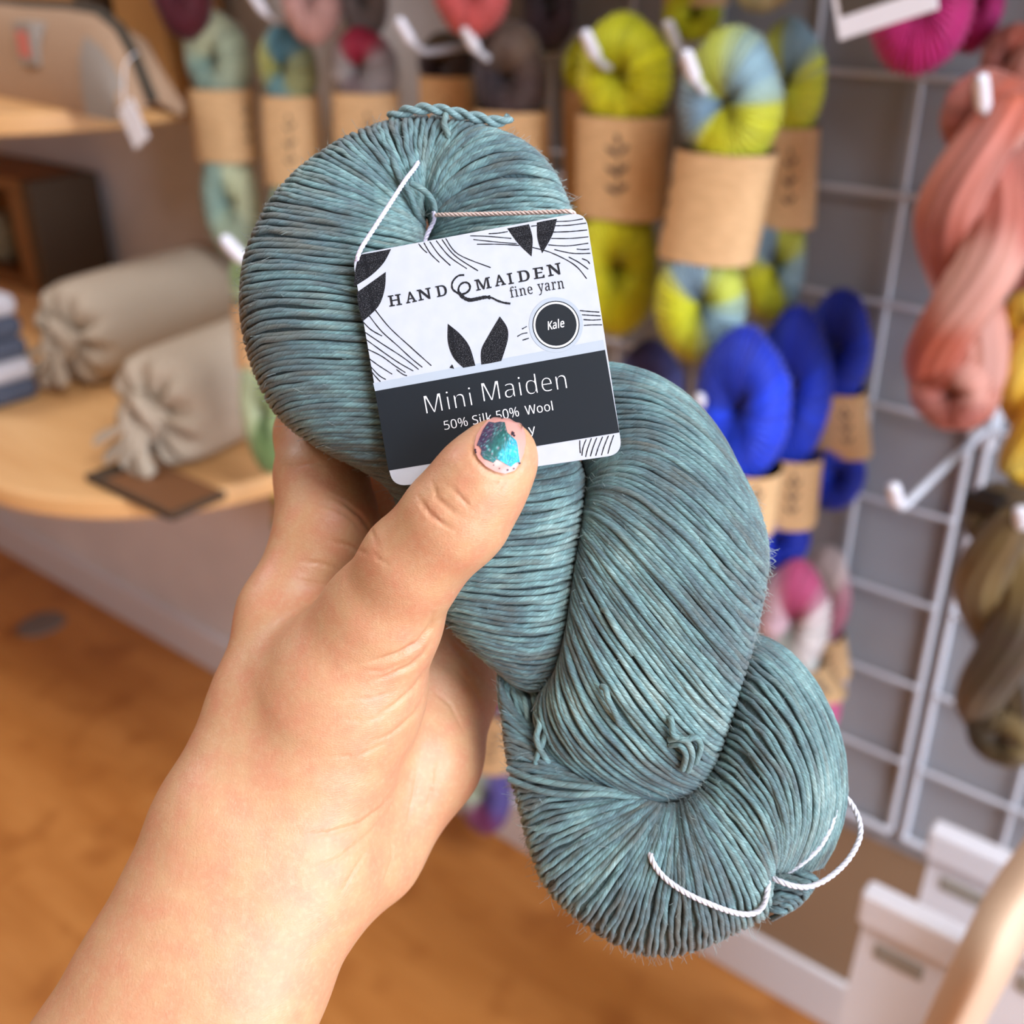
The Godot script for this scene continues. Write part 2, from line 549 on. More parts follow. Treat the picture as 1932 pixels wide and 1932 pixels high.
func lobe_mesh(lobe: Array, step: float, rad: float, wild: float, seed_at: float) -> Array:
	# strands evenly spread by the distance between guides, measured between the middle and the far end
	var cum := PackedFloat32Array([0.0])
	var gs := PackedFloat32Array([0.0])
	var prev := strand_point(guide(lobe, 0), PI * 0.6)
	var n_fine := (lobe.size() - 1) * 8
	for k in range(1, n_fine + 1):
		var g := float(k) / 8.0
		var p := strand_point(guide(lobe, g), PI * 0.6)
		cum.append(cum[-1] + p.distance_to(prev))
		gs.append(g)
		prev = p
	var total := cum[-1]
	var count := int(total / step)
	var mb := MB.new()
	var k := 0
	var dens := 1.0 / step
	for s in count + 1:
		var want: float = (s + rng.randf_range(-0.2, 0.2)) * total / count
		while k < cum.size() - 2 and cum[k + 1] < want:
			k += 1
		while k > 0 and cum[k] > want:
			k -= 1
		var g0: float = gs[k] + (gs[k + 1] - gs[k]) * (want - cum[k]) / maxf(cum[k + 1] - cum[k], 0.001)
		var local: float = (gs[k + 1] - gs[k]) / maxf(cum[k + 1] - cum[k], 0.001)
		var id := seed_at + s
		var lift := rng.randf_range(-1.6, 1.6) + (rng.randf_range(2.0, 5.5) if rng.randf() < 0.12 else 0.0)
		var slip := rng.randf_range(-1, 1) * wild
		var pts := PackedVector3Array(); var rr := PackedFloat32Array(); var cc := PackedColorArray()
		var long := 0.0
		var before := Vector3.ZERO
		var front := 34
		var back := 12
		for q in front + back + 1:
			var phi := PI * q / front if q <= front else PI + PI * float(q - front) / back
			var w := noise.get_noise_2d(id * 5.3, phi * 1.6) * step * (0.22 + wild) + slip * step * sin(phi * 1.0) * 1.2
			var g := guide(lobe, g0 + w * local)
			g[8] = maxf(g[8] + lift + noise.get_noise_2d(id * 2.1 + 7.0, phi * 2.3) * 3.0, 3.0)
			var p := strand_point(g, phi)
			if q > 0:
				long += p.distance_to(before)
			before = p
			pts.append(skein_pos(p))
			rr.append(rad * PX * (1.0 + 0.13 * noise.get_noise_2d(id, long * 0.03)))
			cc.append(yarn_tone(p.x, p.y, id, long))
		mb.tube(pts, rr, cc, 7, 0.0026, false)
	# the yarn packed underneath
	var core := MB.new()
	var rows := 40
	var cols := 40
	for r in rows + 1:
		var gg := guide(lobe, float(r) / rows * (lobe.size() - 1))
		gg[8] = maxf(gg[8] - rad * 1.5, 2.0)
		for j in cols + 1:
			var p := strand_point(gg, TAU * j / cols)
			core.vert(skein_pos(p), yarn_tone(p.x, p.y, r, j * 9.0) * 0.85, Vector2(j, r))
	core.stitch(0, rows + 1, cols + 1, false)
	return [mb, core]

func shift(mb: MB, by: Vector3) -> MB:
	for k in mb.v.size():
		mb.v[k] -= by
	return mb

func spline(ctrl: Array, per: int) -> PackedVector3Array:
	var out := PackedVector3Array()
	for k in ctrl.size() - 1:
		var a: Vector3 = ctrl[maxi(k - 1, 0)]; var b: Vector3 = ctrl[k]; var d: Vector3 = ctrl[k + 1]; var e: Vector3 = ctrl[mini(k + 2, ctrl.size() - 1)]
		for q in per:
			out.append(b.cubic_interpolate(d, a, e, float(q) / per))
	out.append(ctrl[-1])
	return out

# cord laid along photo points (x, y, height above the middle plane in pixels), twisted of plies
func cord(ctrl: Array, rad: float, tone: Color, plies := 3, per := 14) -> MB:
	var path := spline(ctrl, per)
	var mb := MB.new()
	var pts := PackedVector3Array()
	for p in path:
		pts.append(skein_pos(p))
	for ply in plies:
		var line := PackedVector3Array(); var rr := PackedFloat32Array(); var cc := PackedColorArray()
		var long := 0.0
		# resample finely so that the twist shows
		for k in pts.size() - 1:
			for h in 5:
				var p := pts[k].lerp(pts[k + 1], h / 5.0)
				var t := (pts[k + 1] - pts[k]).normalized()
				var nn := t.cross(C.basis.z).normalized()
				var bb := t.cross(nn)
				var a := long / (rad * PX * 6.5) * TAU + TAU * ply / plies
				line.append(p + (nn * cos(a) + bb * sin(a)) * rad * PX * 0.48)
				rr.append(rad * PX * 0.58)
				cc.append(tone * (1.0 + 0.08 * noise.get_noise_2d(long * 900.0, ply)))
				long += pts[k].distance_to(pts[k + 1]) / 5.0
		mb.tube(line, rr, cc, 6, 0.002)
	return mb

func skein() -> void:
	# twist of the fibres round each strand
	var table := PackedFloat32Array()
	for k in 64:
		table.append(rng.randf())
	var fibre := func(u: float, w: float) -> Color:
		var ph := fposmod(u * 2.0 + w, 1.0) * 64.0
		var a := lerpf(table[int(ph) % 64], table[(int(ph) + 1) % 64], ph - int(ph))
		var ph2 := fposmod(u * 1.0 + w * 3.0, 1.0) * 64.0
		var b := table[(int(ph2) + 17) % 64]
		var g := clampf(0.5 + 0.28 * sin(TAU * (u * 2.0 + w)) + (a - 0.5) * 0.5 + (b - 0.5) * 0.25, 0, 1)
		return Color(g, g, g)
	var fib := texture(64, 128, fibre)
	var tint := func(u: float, w: float) -> Color:
		var ph := fposmod(u * 2.0 + w, 1.0) * 64.0
		var a := lerpf(table[int(ph) % 64], table[(int(ph) + 1) % 64], ph - int(ph))
		var g := 0.62 + 0.38 * a
		return Color(g, g, g)
	var ym := mat("teal_yarn", Color.WHITE, 0.42, true)
	ym.albedo_texture = texture(64, 128, tint)
	ym.heightmap_enabled = true
	ym.heightmap_texture = fib
	ym.heightmap_scale = 0.02
	ym.rim_enabled = true
	ym.rim = 0.5
	ym.rim_tint = 0.5
	mat("white_cotton_cord", Color.WHITE, 0.8, true)
	mat("fine_fibre", Color.WHITE, 0.6, true)

	var base := at(1250, 1795, D0)
	var sk := thing("yarn_skein", "large twisted skein of teal hand-dyed yarn held in the hand", "yarn", Transform3D(Basis.IDENTITY, base))
	var lobes := [
		["upper_coil", LOBE_UPPER, 10.6, 5.3, 0.2, 0.0, "teal strands fanning over the upper end of the skein"],
		["middle_twist", LOBE_MIDDLE, 10.4, 5.3, 0.25, 300.0, "slanting teal strands of the middle twist"],
		["lower_coil", LOBE_LOWER, 10.6, 5.3, 0.22, 600.0, "teal strands fanning round the lower end"],
		["loose_fold", LOBE_FRINGE, 11.0, 5.4, 0.8, 900.0, "dark loose strands tucked under the fold"],
		["tied_end", LOBE_TAIL, 10.0, 5.4, 0.4, 1000.0, "small pinched bundle at the tie"],
	]
	for l in lobes:
		var got := lobe_mesh(l[1], l[2], l[3], l[4], l[5])
		var o := put(l[0], shift(got[0], base).mesh(), ym, sk)
		o.set_meta("kind", "stuff")
		o.set_meta("label", l[6])
		var co := put("packed_yarn", shift(got[1], base).mesh(), ym, o)
		co.set_meta("kind", "stuff")
	# single strands that stand apart
	var singles := [
		# wrap strand running from the loose end over the coil into the hole
		[[748, 215, 40], [735, 245, 66], [738, 290, 92], [752, 330, 110], [772, 365, 108], [785, 400, 80], [800, 425, 40]],
		[[775, 345, 112], [800, 360, 104], [815, 378, 92], [820, 400, 70], [815, 420, 40]],
		# knotted thick tail above the coil
		[[735, 222, 40], [765, 210, 62], [800, 205, 72], [840, 208, 74], [875, 216, 70], [910, 224, 66], [945, 230, 62], [962, 222, 60]],
		[[740, 226, 36], [770, 214, 60], [805, 210, 70], [840, 213, 72], [880, 222, 68], [915, 230, 64], [950, 236, 62], [960, 228, 60]],
		[[842, 214, 74], [838, 235, 84], [846, 255, 84], [850, 275, 70]],
		# curl that stuck out on the middle twist
		[[1252, 1352, 120], [1266, 1358, 144], [1270, 1385, 150], [1290, 1396, 146], [1312, 1392, 142], [1322, 1408, 136], [1312, 1440, 116]],
		[[1262, 1396, 134], [1280, 1394, 148], [1296, 1400, 150], [1306, 1424, 138], [1298, 1455, 112]],
		[[1264, 1406, 130], [1282, 1406, 144], [1294, 1424, 140], [1288, 1452, 116]],
		[[1135, 1295, 140], [1142, 1300, 150], [1148, 1320, 152], [1158, 1340, 146], [1170, 1368, 132]],
		[[1135, 1150, 128], [1142, 1152, 142], [1152, 1170, 150], [1170, 1200, 150], [1195, 1235, 146]],
		# loose loops in the tucked fold
		[[1010, 1345, 30], [1018, 1365, 52], [1012, 1390, 56], [1018, 1412, 50], [1035, 1440, 40]],
		[[1022, 1350, 34], [1030, 1372, 50], [1026, 1395, 50], [1010, 1440, 40], [1020, 1470, 30]],
		[[958, 1450, 30], [1000, 1468, 58], [1060, 1480, 74], [1130, 1488, 78], [1200, 1504, 50]],
		[[960, 1470, 40], [1020, 1492, 66], [1080, 1500, 78], [1140, 1498, 80], [1215, 1508, 50]],
	]
	var id := 1200
	for ctrl in singles:
		var c3 := []
		for q in ctrl:
			c3.append(Vector3(q[0], q[1], q[2]))
		var path := spline(c3, 8)
		var mb := MB.new()
		var pts := PackedVector3Array(); var rr := PackedFloat32Array(); var cc := PackedColorArray()
		for k in path.size():
			pts.append(skein_pos(path[k]))
			rr.append((7.6 if id >= 1214 and id < 1228 else 5.8) * PX)
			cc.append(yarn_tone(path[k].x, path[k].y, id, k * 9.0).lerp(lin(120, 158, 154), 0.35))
		mb.tube(pts, rr, cc, 8, 0.0026)
		if id == 1214:
			mb = cord(c3, 10.5, lin(150, 190, 190), 2)
		if id != 1221:
			put("loose_strand", shift(mb, base).mesh(), ym, sk)
		id += 7
	# white cotton ties at the lower end
	var white := lin(204, 204, 210)
	var ties := [
		[[1232, 1590, 60], [1228, 1616, 104], [1248, 1650, 112], [1290, 1682, 114], [1345, 1708, 108], [1395, 1724, 92], [1425, 1722, 80], [1440, 1708, 80], [1447, 1685, 84], [1450, 1660, 70]],
		[[1452, 1652, 60], [1470, 1662, 78], [1500, 1672, 78], [1530, 1672, 70], [1565, 1655, 60], [1600, 1622, 46], [1622, 1580, 30], [1620, 1545, 18], [1605, 1515, 10], [1588, 1498, 10], [1575, 1495, 0]],
		[[1578, 1496, 0], [1576, 1525, 30], [1566, 1562, 46], [1544, 1600, 50], [1508, 1632, 44], [1468, 1654, 20]],
	]
	for t in ties:
		var c3 := []
		for q in t:
			c3.append(Vector3(q[0], q[1], q[2]))
		var o := put("cotton_tie", shift(cord(c3, 5.2, white), base).mesh(), M.white_cotton_cord, sk)
		o.set_meta("label", "thin white cotton tie cord")
	# stray fibres standing off the yarn
	var fz := MB.new()
	var all := [LOBE_UPPER, LOBE_MIDDLE, LOBE_LOWER]
	for k in 2600:
		var lobe: Array = all[k % 3]
		var g := guide(lobe, rng.randf() * (lobe.size() - 1))
		var phi := rng.randf_range(0.15, PI + 0.15)
		if k % 2 == 0:
			phi = rng.randf_range(PI * 0.86, PI * 1.06)
		var a := strand_point(g, phi)
		var b := strand_point(g, phi + 0.05)
		var mid := strand_point(g, PI * 0.5)
		var outw := Vector3(a.x - mid.x, a.y - mid.y, 0).normalized() * absf(cos(phi)) + Vector3(0, 0, sin(phi))
		var run := (b - a).normalized()
		var side := Vector3(rng.randf_range(-1, 1), rng.randf_range(-1, 1), rng.randf_range(-0.5, 0.5))
		var reach := rng.randf_range(4.0, 15.0)
		var pts := PackedVector3Array(); var rr := PackedFloat32Array(); var cc := PackedColorArray()
		for q in 5:
			var f := q / 4.0
			var p := a + outw * (reach * f + 3.0) + (run * 0.7 + side) * reach * f * f * rng.randf_range(0.6, 1.2)
			pts.append(skein_pos(p))
			rr.append(0.32 * PX)
			cc.append(lin(150, 165, 160))
		fz.tube(pts, rr, cc, 3, 0.01, false)
	var fo := put("stray_fibres", shift(fz, base).mesh(), M.fine_fibre, sk)
	fo.set_meta("kind", "stuff")

# ---------------------------------------------------------------- the hand
# chains of joints: photo x, y, distance in mm, radius in photo pixels; then how softly the chain joins what came before (mm)
var CHAINS := [
	[[-560, 3300, 186, 300], [-40, 2420, 208, 205], [300, 1850, 222, 152], [432, 1560, 228, 140], [505, 1330, 234, 104], [535, 1160, 240, 82], [620, 990, 246, 86], 0.0],
	[[-200, 3300, 186, 300], [200, 2420, 208, 205], [462, 1850, 222, 152], [575, 1630, 230, 145], 16.0],
	[[560, 1640, 232, 140], [588, 1450, 232, 152], [645, 1300, 230, 156], [716, 1172, 222, 112], [779, 1063, 213.5, 93], [846, 991, 208.5, 90], [872, 962, 207.5, 89], [912, 902, 205.5, 82], [942, 862, 205.2, 73], 5.5],
	[[600, 1640, 240, 130], [690, 1600, 243, 104], [792, 1425, 252, 114], [828, 1300, 261, 106], [858, 1180, 268, 84], 8.0],
	[[560, 1520, 248, 130], [640, 1260, 258, 120], [700, 1100, 266, 92], 10.0],
	[[640, 1500, 252, 120], [745, 1220, 264, 108], [790, 1110, 270, 84], 10.0],
	[[620, 990, 246, 86], [606, 900, 250, 82], [598, 820, 258, 74], [650, 640, 272, 72], [735, 490, 275, 66], [810, 420, 271, 58], 6.0],
	[[700, 1100, 266, 92], [735, 990, 270, 80], [765, 850, 276, 76], [850, 680, 277, 70], [920, 580, 272, 60], 3.0],
	[[790, 1110, 270, 84], [850, 920, 277, 72], [950, 770, 278, 66], [1030, 690, 272, 58], 2.0],
	[[858, 1180, 268, 80], [940, 1040, 276, 62], [1020, 930, 277, 56], [1080, 870, 272, 50], 2.0],
]
var prims := []      # [a, ab, inverse length squared, radius a, radius change, softness]

# wrinkles: half width and depth in px, then x, y points
var CREASES := [
	[3.2, 4.5, 790, 938, 798, 952, 812, 971, 834, 988, 861, 1003],
	[3.0, 3.4, 815, 910, 820, 922, 823, 939, 842, 955, 862, 971, 885, 980],
	[2.6, 3.0, 840, 912, 855, 924, 867, 936, 880, 950, 896, 968],
	[2.2, 1.8, 843, 958, 852, 966, 850, 976],
	[2.4, 2.0, 905, 925, 925, 915, 945, 912, 962, 900],
	[2.4, 1.8, 925, 940, 940, 925, 958, 905],
	[2.6, 1.6, 700, 1040, 715, 1055, 740, 1070],
	[4.2, 6.5, 816, 1158, 812, 1185, 790, 1215, 750, 1236, 715, 1246, 670, 1256],
	[3.6, 4.0, 812, 1210, 800, 1235, 775, 1258, 740, 1272, 690, 1290],
	[3.2, 3.2, 806, 1262, 780, 1300, 745, 1330, 715, 1348],
	[3.0, 2.4, 806, 1300, 785, 1345, 740, 1385, 690, 1405],
	[2.8, 1.6, 660, 1260, 720, 1268, 765, 1250],
	[2.6, 1.4, 640, 1320, 700, 1318, 760, 1300],
	[2.6, 1.3, 620, 1360, 700, 1358, 740, 1345],
	[2.8, 1.6, 600, 1430, 680, 1425, 740, 1395],
	[3.4, 3.6, 748, 1490, 720, 1525, 680, 1555, 620, 1572, 560, 1578],
	[3.0, 2.2, 735, 1530, 690, 1580, 640, 1620, 560, 1650],
	[2.8, 2.0, 700, 1590, 670, 1640, 640, 1690],
	[3.0, 3.0, 618, 930, 650, 948, 680, 972, 700, 1000, 712, 1030],
	[2.6, 2.4, 585, 952, 625, 955, 660, 975, 690, 1010],
	[2.4, 1.8, 560, 880, 590, 872, 620, 878],
	[3.0, 2.6, 620, 1020, 660, 1030, 700, 1050],
	[2.6, 1.6, 560, 1060, 600, 1062, 650, 1078],
	[2.6, 1.5, 540, 1090, 590, 1100, 625, 1105],
	[2.8, 2.0, 818, 1180, 850, 1215, 880, 1250, 925, 1295],
	[2.6, 1.6, 830, 1180, 870, 1215, 900, 1240],
	[2.6, 1.4, 815, 1300, 850, 1330, 880, 1390],
	[2.6, 1.3, 850, 1250, 895, 1300, 915, 1350],
	[2.4, 1.4, 735, 1560, 740, 1620, 715, 1690],
	[3.2, 4.0, 914, 795, 898, 815, 892, 838, 893, 856, 902, 872, 918, 886, 936, 896, 954, 899, 974, 893, 986, 878, 993, 858, 996, 836],
	[2.4, 1.2, 790, 1440, 780, 1500, 765, 1560],
	[2.4, 1.2, 820, 1420, 815, 1490, 800, 1540],
]

func hand_setup() -> void:
	for c in CHAINS.size():
		var ch: Array = CHAINS[c]
		for k in ch.size() - 2:
			var a: Array = ch[k]; var b: Array = ch[k + 1]
			var pa := cs(a[0], a[1], a[2] * 0.001); var pb := cs(b[0], b[1], b[2] * 0.001)
			var ra: float = a[3] * a[2] * 0.001 / F; var rb: float = b[3] * b[2] * 0.001 / F
			var ab := pb - pa
			prims.append([pa, ab, 1.0 / ab.length_squared(), ra, rb - ra, ch[-1] * 0.001, c])

func blend(d: float, e: float, k: float) -> float:
	if absf(d - e) >= k:
		return minf(d, e)
	var x := (k - absf(d - e)) / k
	return minf(d, e) - x * x * k * 0.25

# the links of a chain join closely, then the chains flow into one another
func hand_sdf(p: Vector3, which: PackedInt32Array) -> float:
	var d := 1.0
	var chain := -1
	var own := 1.0
	var soft := 0.001
	for w in which:
		var q: Array = prims[w]
		if q[6] != chain:
			d = blend(d, own, soft)
			chain = q[6]
			own = 1.0
			soft = maxf(q[5], 0.001)
		var pa: Vector3 = p - q[0]
		var ab: Vector3 = q[1]
		var h := clampf(pa.dot(ab) * q[2], 0.0, 1.0)
		var e: float = (pa - ab * h).length() - q[3] - q[4] * h
		own = minf(own, e) if absf(own - e) >= 0.004 else blend(own, e, 0.004)
	return blend(d, own, soft)

func skin_tone(p: Vector3) -> Color:
	# one skin colour, faintly mottled with pinker and yellower specks
	var q := p * 140.0
	var pink := noise.get_noise_3d(q.x, q.y, q.z)
	var fine := noise.get_noise_3d(q.x * 5.0, q.y * 5.0, q.z * 5.0 + 20.0)
	return lin(202, 155, 114).lerp(lin(204, 140, 106), clampf(0.35 + pink * 0.7, 0, 1)).lerp(lin(210, 174, 136), clampf(fine * 0.5, 0, 0.4))

func hand_hit(px: float, py: float) -> Vector3:
	# first point of the hand's skin along a sight line, in the camera's axes
	var which := PackedInt32Array()
	for k in prims.size():
		which.append(k)
	var d := 0.17
	for k in 80:
		var e := hand_sdf(cs(px, py, d), which)
		if e < 0.00002:
			break
		d += e * 0.8
	return cs(px, py, d)

func hand_normal(p: Vector3) -> Vector3:
	var which := PackedInt32Array()
	for k in prims.size():
		which.append(k)
	var e := 0.0006
	return Vector3(hand_sdf(p + Vector3(e, 0, 0), which) - hand_sdf(p - Vector3(e, 0, 0), which), hand_sdf(p + Vector3(0, e, 0), which) - hand_sdf(p - Vector3(0, e, 0), which), hand_sdf(p + Vector3(0, 0, e), which) - hand_sdf(p - Vector3(0, 0, e), which)).normalized()

func hand() -> void:
	hand_setup()
	var lo := Vector3(1, 1, 1); var hi := -lo
	for q in prims:
		for f in [0.0, 1.0]:
			var c: Vector3 = q[0] + q[1] * f
			var r: float = q[3] + q[4] * f + 0.004
			lo = lo.min(c - Vector3.ONE * r); hi = hi.max(c + Vector3.ONE * r)
	var cell := 0.00092
	var B := 8
	var bs := cell * B
	var nb := Vector3i(((hi - lo) / bs).ceil())
	var vid := {}
	var verts := PackedVector3Array()
	var idx := PackedInt32Array()
	var big := Vector3i(nb.x * B + 2, nb.y * B + 2, nb.z * B + 2)
	var everyone := PackedInt32Array()
	for k in prims.size():
		everyone.append(k)
	var quads := []     # crossed edges wait until every cell vertex is known
	for bx in nb.x:
		for by in nb.y:
			for bz in nb.z:
				var o := lo + Vector3(bx, by, bz) * bs
				var mid := o + Vector3.ONE * bs * 0.5
				var dm := hand_sdf(mid, everyone)
				if absf(dm) > bs * 0.95 + 0.002:
					continue
				var near := PackedInt32Array()
				for k in prims.size():
					var q: Array = prims[k]
					var pa: Vector3 = mid - q[0]
					var h := clampf(pa.dot(q[1]) * q[2], 0.0, 1.0)
					var e: float = (pa - q[1] * h).length() - q[3] - q[4] * h
					if e < bs * 0.95 + 0.02:
						near.append(k)
				var W := B + 1
				var f := PackedFloat32Array()
				f.resize((W) * (W) * (W))
				var neg := false; var pos := false
				for x in W:
					for y in W:
						for z in W:
							var e := hand_sdf(o + Vector3(x, y, z) * cell, near)
							f[(x * W + y) * W + z] = e
							if e < 0: neg = true
							else: pos = true
				if not (neg and pos):
					continue
				for x in B:
					for y in B:
						for z in B:
							var m := 0
							var g := PackedFloat32Array()
							for k in 8:
								var e := f[((x + (k & 1)) * W + y + ((k >> 1) & 1)) * W + z + (k >> 2)]
								g.append(e)
								if e < 0: m |= 1 << k
							if m == 0 or m == 255:
								continue
							var s := Vector3.ZERO
							var n := 0
							for pr in [[0, 1], [2, 3], [4, 5], [6, 7], [0, 2], [1, 3], [4, 6], [5, 7], [0, 4], [1, 5], [2, 6], [3, 7]]:
								var a: int = pr[0]; var b: int = pr[1]
								if ((m >> a) & 1) == ((m >> b) & 1):
									continue
								var t := g[a] / (g[a] - g[b])
								s += Vector3(a & 1, (a >> 1) & 1, a >> 2).lerp(Vector3(b & 1, (b >> 1) & 1, b >> 2), t)
								n += 1
							var cx := bx * B + x; var cy := by * B + y; var cz := bz * B + z
							vid[(cx * big.y + cy) * big.z + cz] = verts.size()
							verts.append(o + (Vector3(x, y, z) + s / n) * cell)
							# edges leaving this cell's first corner
							if (m & 1) != ((m >> 1) & 1):
								quads.append([0, cx, cy, cz, m & 1])
							if (m & 1) != ((m >> 2) & 1):
								quads.append([1, cx, cy, cz, m & 1])
							if (m & 1) != ((m >> 4) & 1):
								quads.append([2, cx, cy, cz, m & 1])
	for q in quads:
		var ax: int = q[0]
		var u := Vector3i.ZERO; var w := Vector3i.ZERO
		u[(ax + 1) % 3] = 1; w[(ax + 2) % 3] = 1
		var c0 := Vector3i(q[1], q[2], q[3])
		var ids := []
		for d in [c0 - u - w, c0 - w, c0, c0 - u]:
			ids.append(vid.get((d.x * big.y + d.y) * big.z + d.z, -1))
		if ids.has(-1):
			continue
		if q[4] == 1:
			idx.append_array([ids[0], ids[2], ids[1], ids[0], ids[3], ids[2]])
		else:
			idx.append_array([ids[0], ids[1], ids[2], ids[0], ids[2], ids[3]])
	print("hand cells ", verts.size())
	# halve every edge, then carve the creases
	var mb := MB.new()
	mb.v = verts
	var half := {}
	var fine := PackedInt32Array()
	for k in range(0, idx.size(), 3):
		var m3 := [0, 0, 0]
		for e in 3:
			var a := idx[k + e]; var b := idx[k + (e + 1) % 3]
			var key := mini(a, b) * 1000000 + maxi(a, b)
			if not half.has(key):
				half[key] = mb.v.size()
				mb.v.append((mb.v[a] + mb.v[b]) * 0.5)
			m3[e] = half[key]
		fine.append_array([idx[k], m3[0], m3[2], m3[0], idx[k + 1], m3[1], m3[2], m3[1], idx[k + 2], m3[0], m3[1], m3[2]])
	mb.i = fine
	mb.normals()
	# soften the facets left by the halving
	var sum := PackedVector3Array(); sum.resize(mb.v.size())
	var cnt := PackedInt32Array(); cnt.resize(mb.v.size())
	for k in range(0, fine.size(), 3):
		for e in 3:
			var a := fine[k + e]
			sum[a] += mb.v[fine[k + (e + 1) % 3]] + mb.v[fine[k + (e + 2) % 3]]
			cnt[a] += 2
	for k in mb.v.size():
		if cnt[k] > 0:
			mb.v[k] = mb.v[k].lerp(sum[k] / cnt[k], 0.6)
	mb.normals()
	var cr := []
	for q in CREASES:
		for k in range(2, q.size() - 2, 2):
			cr.append([Vector2(q[k], q[k + 1]), Vector2(q[k + 2], q[k + 3]), q[0], q[1], (k - 2.0) / (q.size() - 4.0), (k) / (q.size() - 4.0)])
	for k in mb.v.size():
		var p := mb.v[k]
		var x := p.x / -p.z * F + 966.0
		var y := -p.y / -p.z * F + 966.0
		mb.c.append(skin_tone(p))
		mb.uv.append(Vector2.ZERO)
		var nz := mb.n[k].dot(-p.normalized())
		if nz > 0.05 and y < 2000:
			var here := Vector2(x, y)
			var dip := 0.0
			for s in cr:
				var a: Vector2 = s[0]
				if absf(here.x - a.x) > 60 or absf(here.y - a.y) > 60:
					continue
				var b: Vector2 = s[1]
				var ab := b - a
				var h := clampf((here - a).dot(ab) / ab.length_squared(), 0, 1)
				var dist: float = (here - a - ab * h).length()
				var lw: float = s[2] * 1.25
				var fade := sin(PI * clampf(lerpf(s[4], s[5], h), 0.06, 0.94))
				if dist < lw * 3.5:
					dip = maxf(dip, exp(-dist * dist / (lw * lw)) * s[3] * fade)
			var wob := noise.get_noise_2d(x * 0.02, y * 0.02) * 1.2
			mb.v[k] = p - mb.n[k] * (dip * 1.35 + wob * 0.4) * (-p.z / F)
	mb.normals()
	# to the world, about the wrist
	var base := at(470, 1650, 0.235)
	for k in mb.v.size():
		mb.v[k] = C * mb.v[k] - base
		mb.n[k] = C.basis * mb.n[k]
	var sm := mat("skin", Color.WHITE, 0.46, true)
	sm.subsurf_scatter_enabled = true
	sm.subsurf_scatter_strength = 0.1
	sm.subsurf_scatter_skin_mode = true
	sm.heightmap_enabled = true
	sm.heightmap_texture = noise_tex(512, 0.05, Color.BLACK, Color.WHITE, 11, FastNoiseLite.TYPE_CELLULAR, 2)
	sm.heightmap_scale = 0.008
	sm.uv1_triplanar = true
	sm.uv1_scale = Vector3(75, 130, 75)
	var person := thing("person", "bare left hand and forearm reaching in to hold up the teal skein", "person", Transform3D(Basis.IDENTITY, base))
	put("hand", mb.mesh(), sm, person)
	nail(person, base)

func nail(person: Node3D, base: Vector3) -> void:
	var nm := mat("bare_nail", srgb(208, 146, 132), 0.25)
	nm.clearcoat_enabled = true
	nm.clearcoat = 0.4
	# outline of the thumb nail and of the chipped polish, photo pixels
	var plate := PackedVector2Array([Vector2(896, 838), Vector2(900, 822), Vector2(908, 808), Vector2(920, 795), Vector2(936, 786), Vector2(954, 783), Vector2(970, 789), Vector2(983, 801), Vector2(990, 818), Vector2(991, 836), Vector2(987, 856), Vector2(980, 874), Vector2(970, 888), Vector2(952, 894), Vector2(934, 890), Vector2(916, 880), Vector2(903, 866), Vector2(896, 852)])
	var polish := PackedVector2Array([Vector2(923, 798), Vector2(934, 800), Vector2(943, 798), Vector2(952, 799), Vector2(954, 808), Vector2(957, 818), Vector2(965, 825), Vector2(972.5, 832), Vector2(975, 839), Vector2(977, 855), Vector2(979.5, 872), Vector2(971, 873.5), Vector2(963, 881), Vector2(955, 877), Vector2(947, 872), Vector2(937, 867), Vector2(931, 874), Vector2(920, 869), Vector2(913.5, 867), Vector2(907, 858), Vector2(909, 850), Vector2(904, 842), Vector2(900, 842), Vector2(906, 827), Vector2(912, 813), Vector2(918, 804)])
	var chips := [[948, 790, 3], [966, 819, 4], [969, 823, 2.5], [897, 850, 2.5], [898, 854, 2], [931, 878, 1.5], [942, 884, 1.5], [957, 887, 2], [968, 884, 2], [979, 874, 2.2]]
	put("thumb_nail", nail_patch(plate, 0.00018, 0.00022, base, false), nm, person).set_meta("label", "bare pink thumb nail plate")
	var gm := mat("shimmer_polish", Color.WHITE, 0.34, true)
	gm.metallic = 0.75
	gm.clearcoat_enabled = true
	gm.clearcoat = 0.5
	gm.heightmap_enabled = true
	gm.heightmap_texture = noise_tex(512, 0.25, Color.BLACK, Color.WHITE, 5, FastNoiseLite.TYPE_CELLULAR, 1)
	gm.heightmap_scale = 0.01
	gm.uv1_triplanar = true
	gm.uv1_scale = Vector3(120, 120, 120)
	put("nail_polish", nail_patch(polish, 0.00030, 0.00022, base, true), gm, person).set_meta("label", "chipped shimmering purple and green nail polish with its turquoise reflection painted in")
	var dark := mat("polish_flake", srgb(38, 26, 40), 0.3)
	for c in chips:
		var ring := PackedVector2Array()
		for k in 7:
			ring.append(Vector2(c[0], c[1]) + Vector2.from_angle(k * TAU / 7) * c[2] * rng.randf_range(0.6, 1.1))
		put("polish_chip", nail_patch(ring, 0.00032, 0.00022, base, false), dark, person)

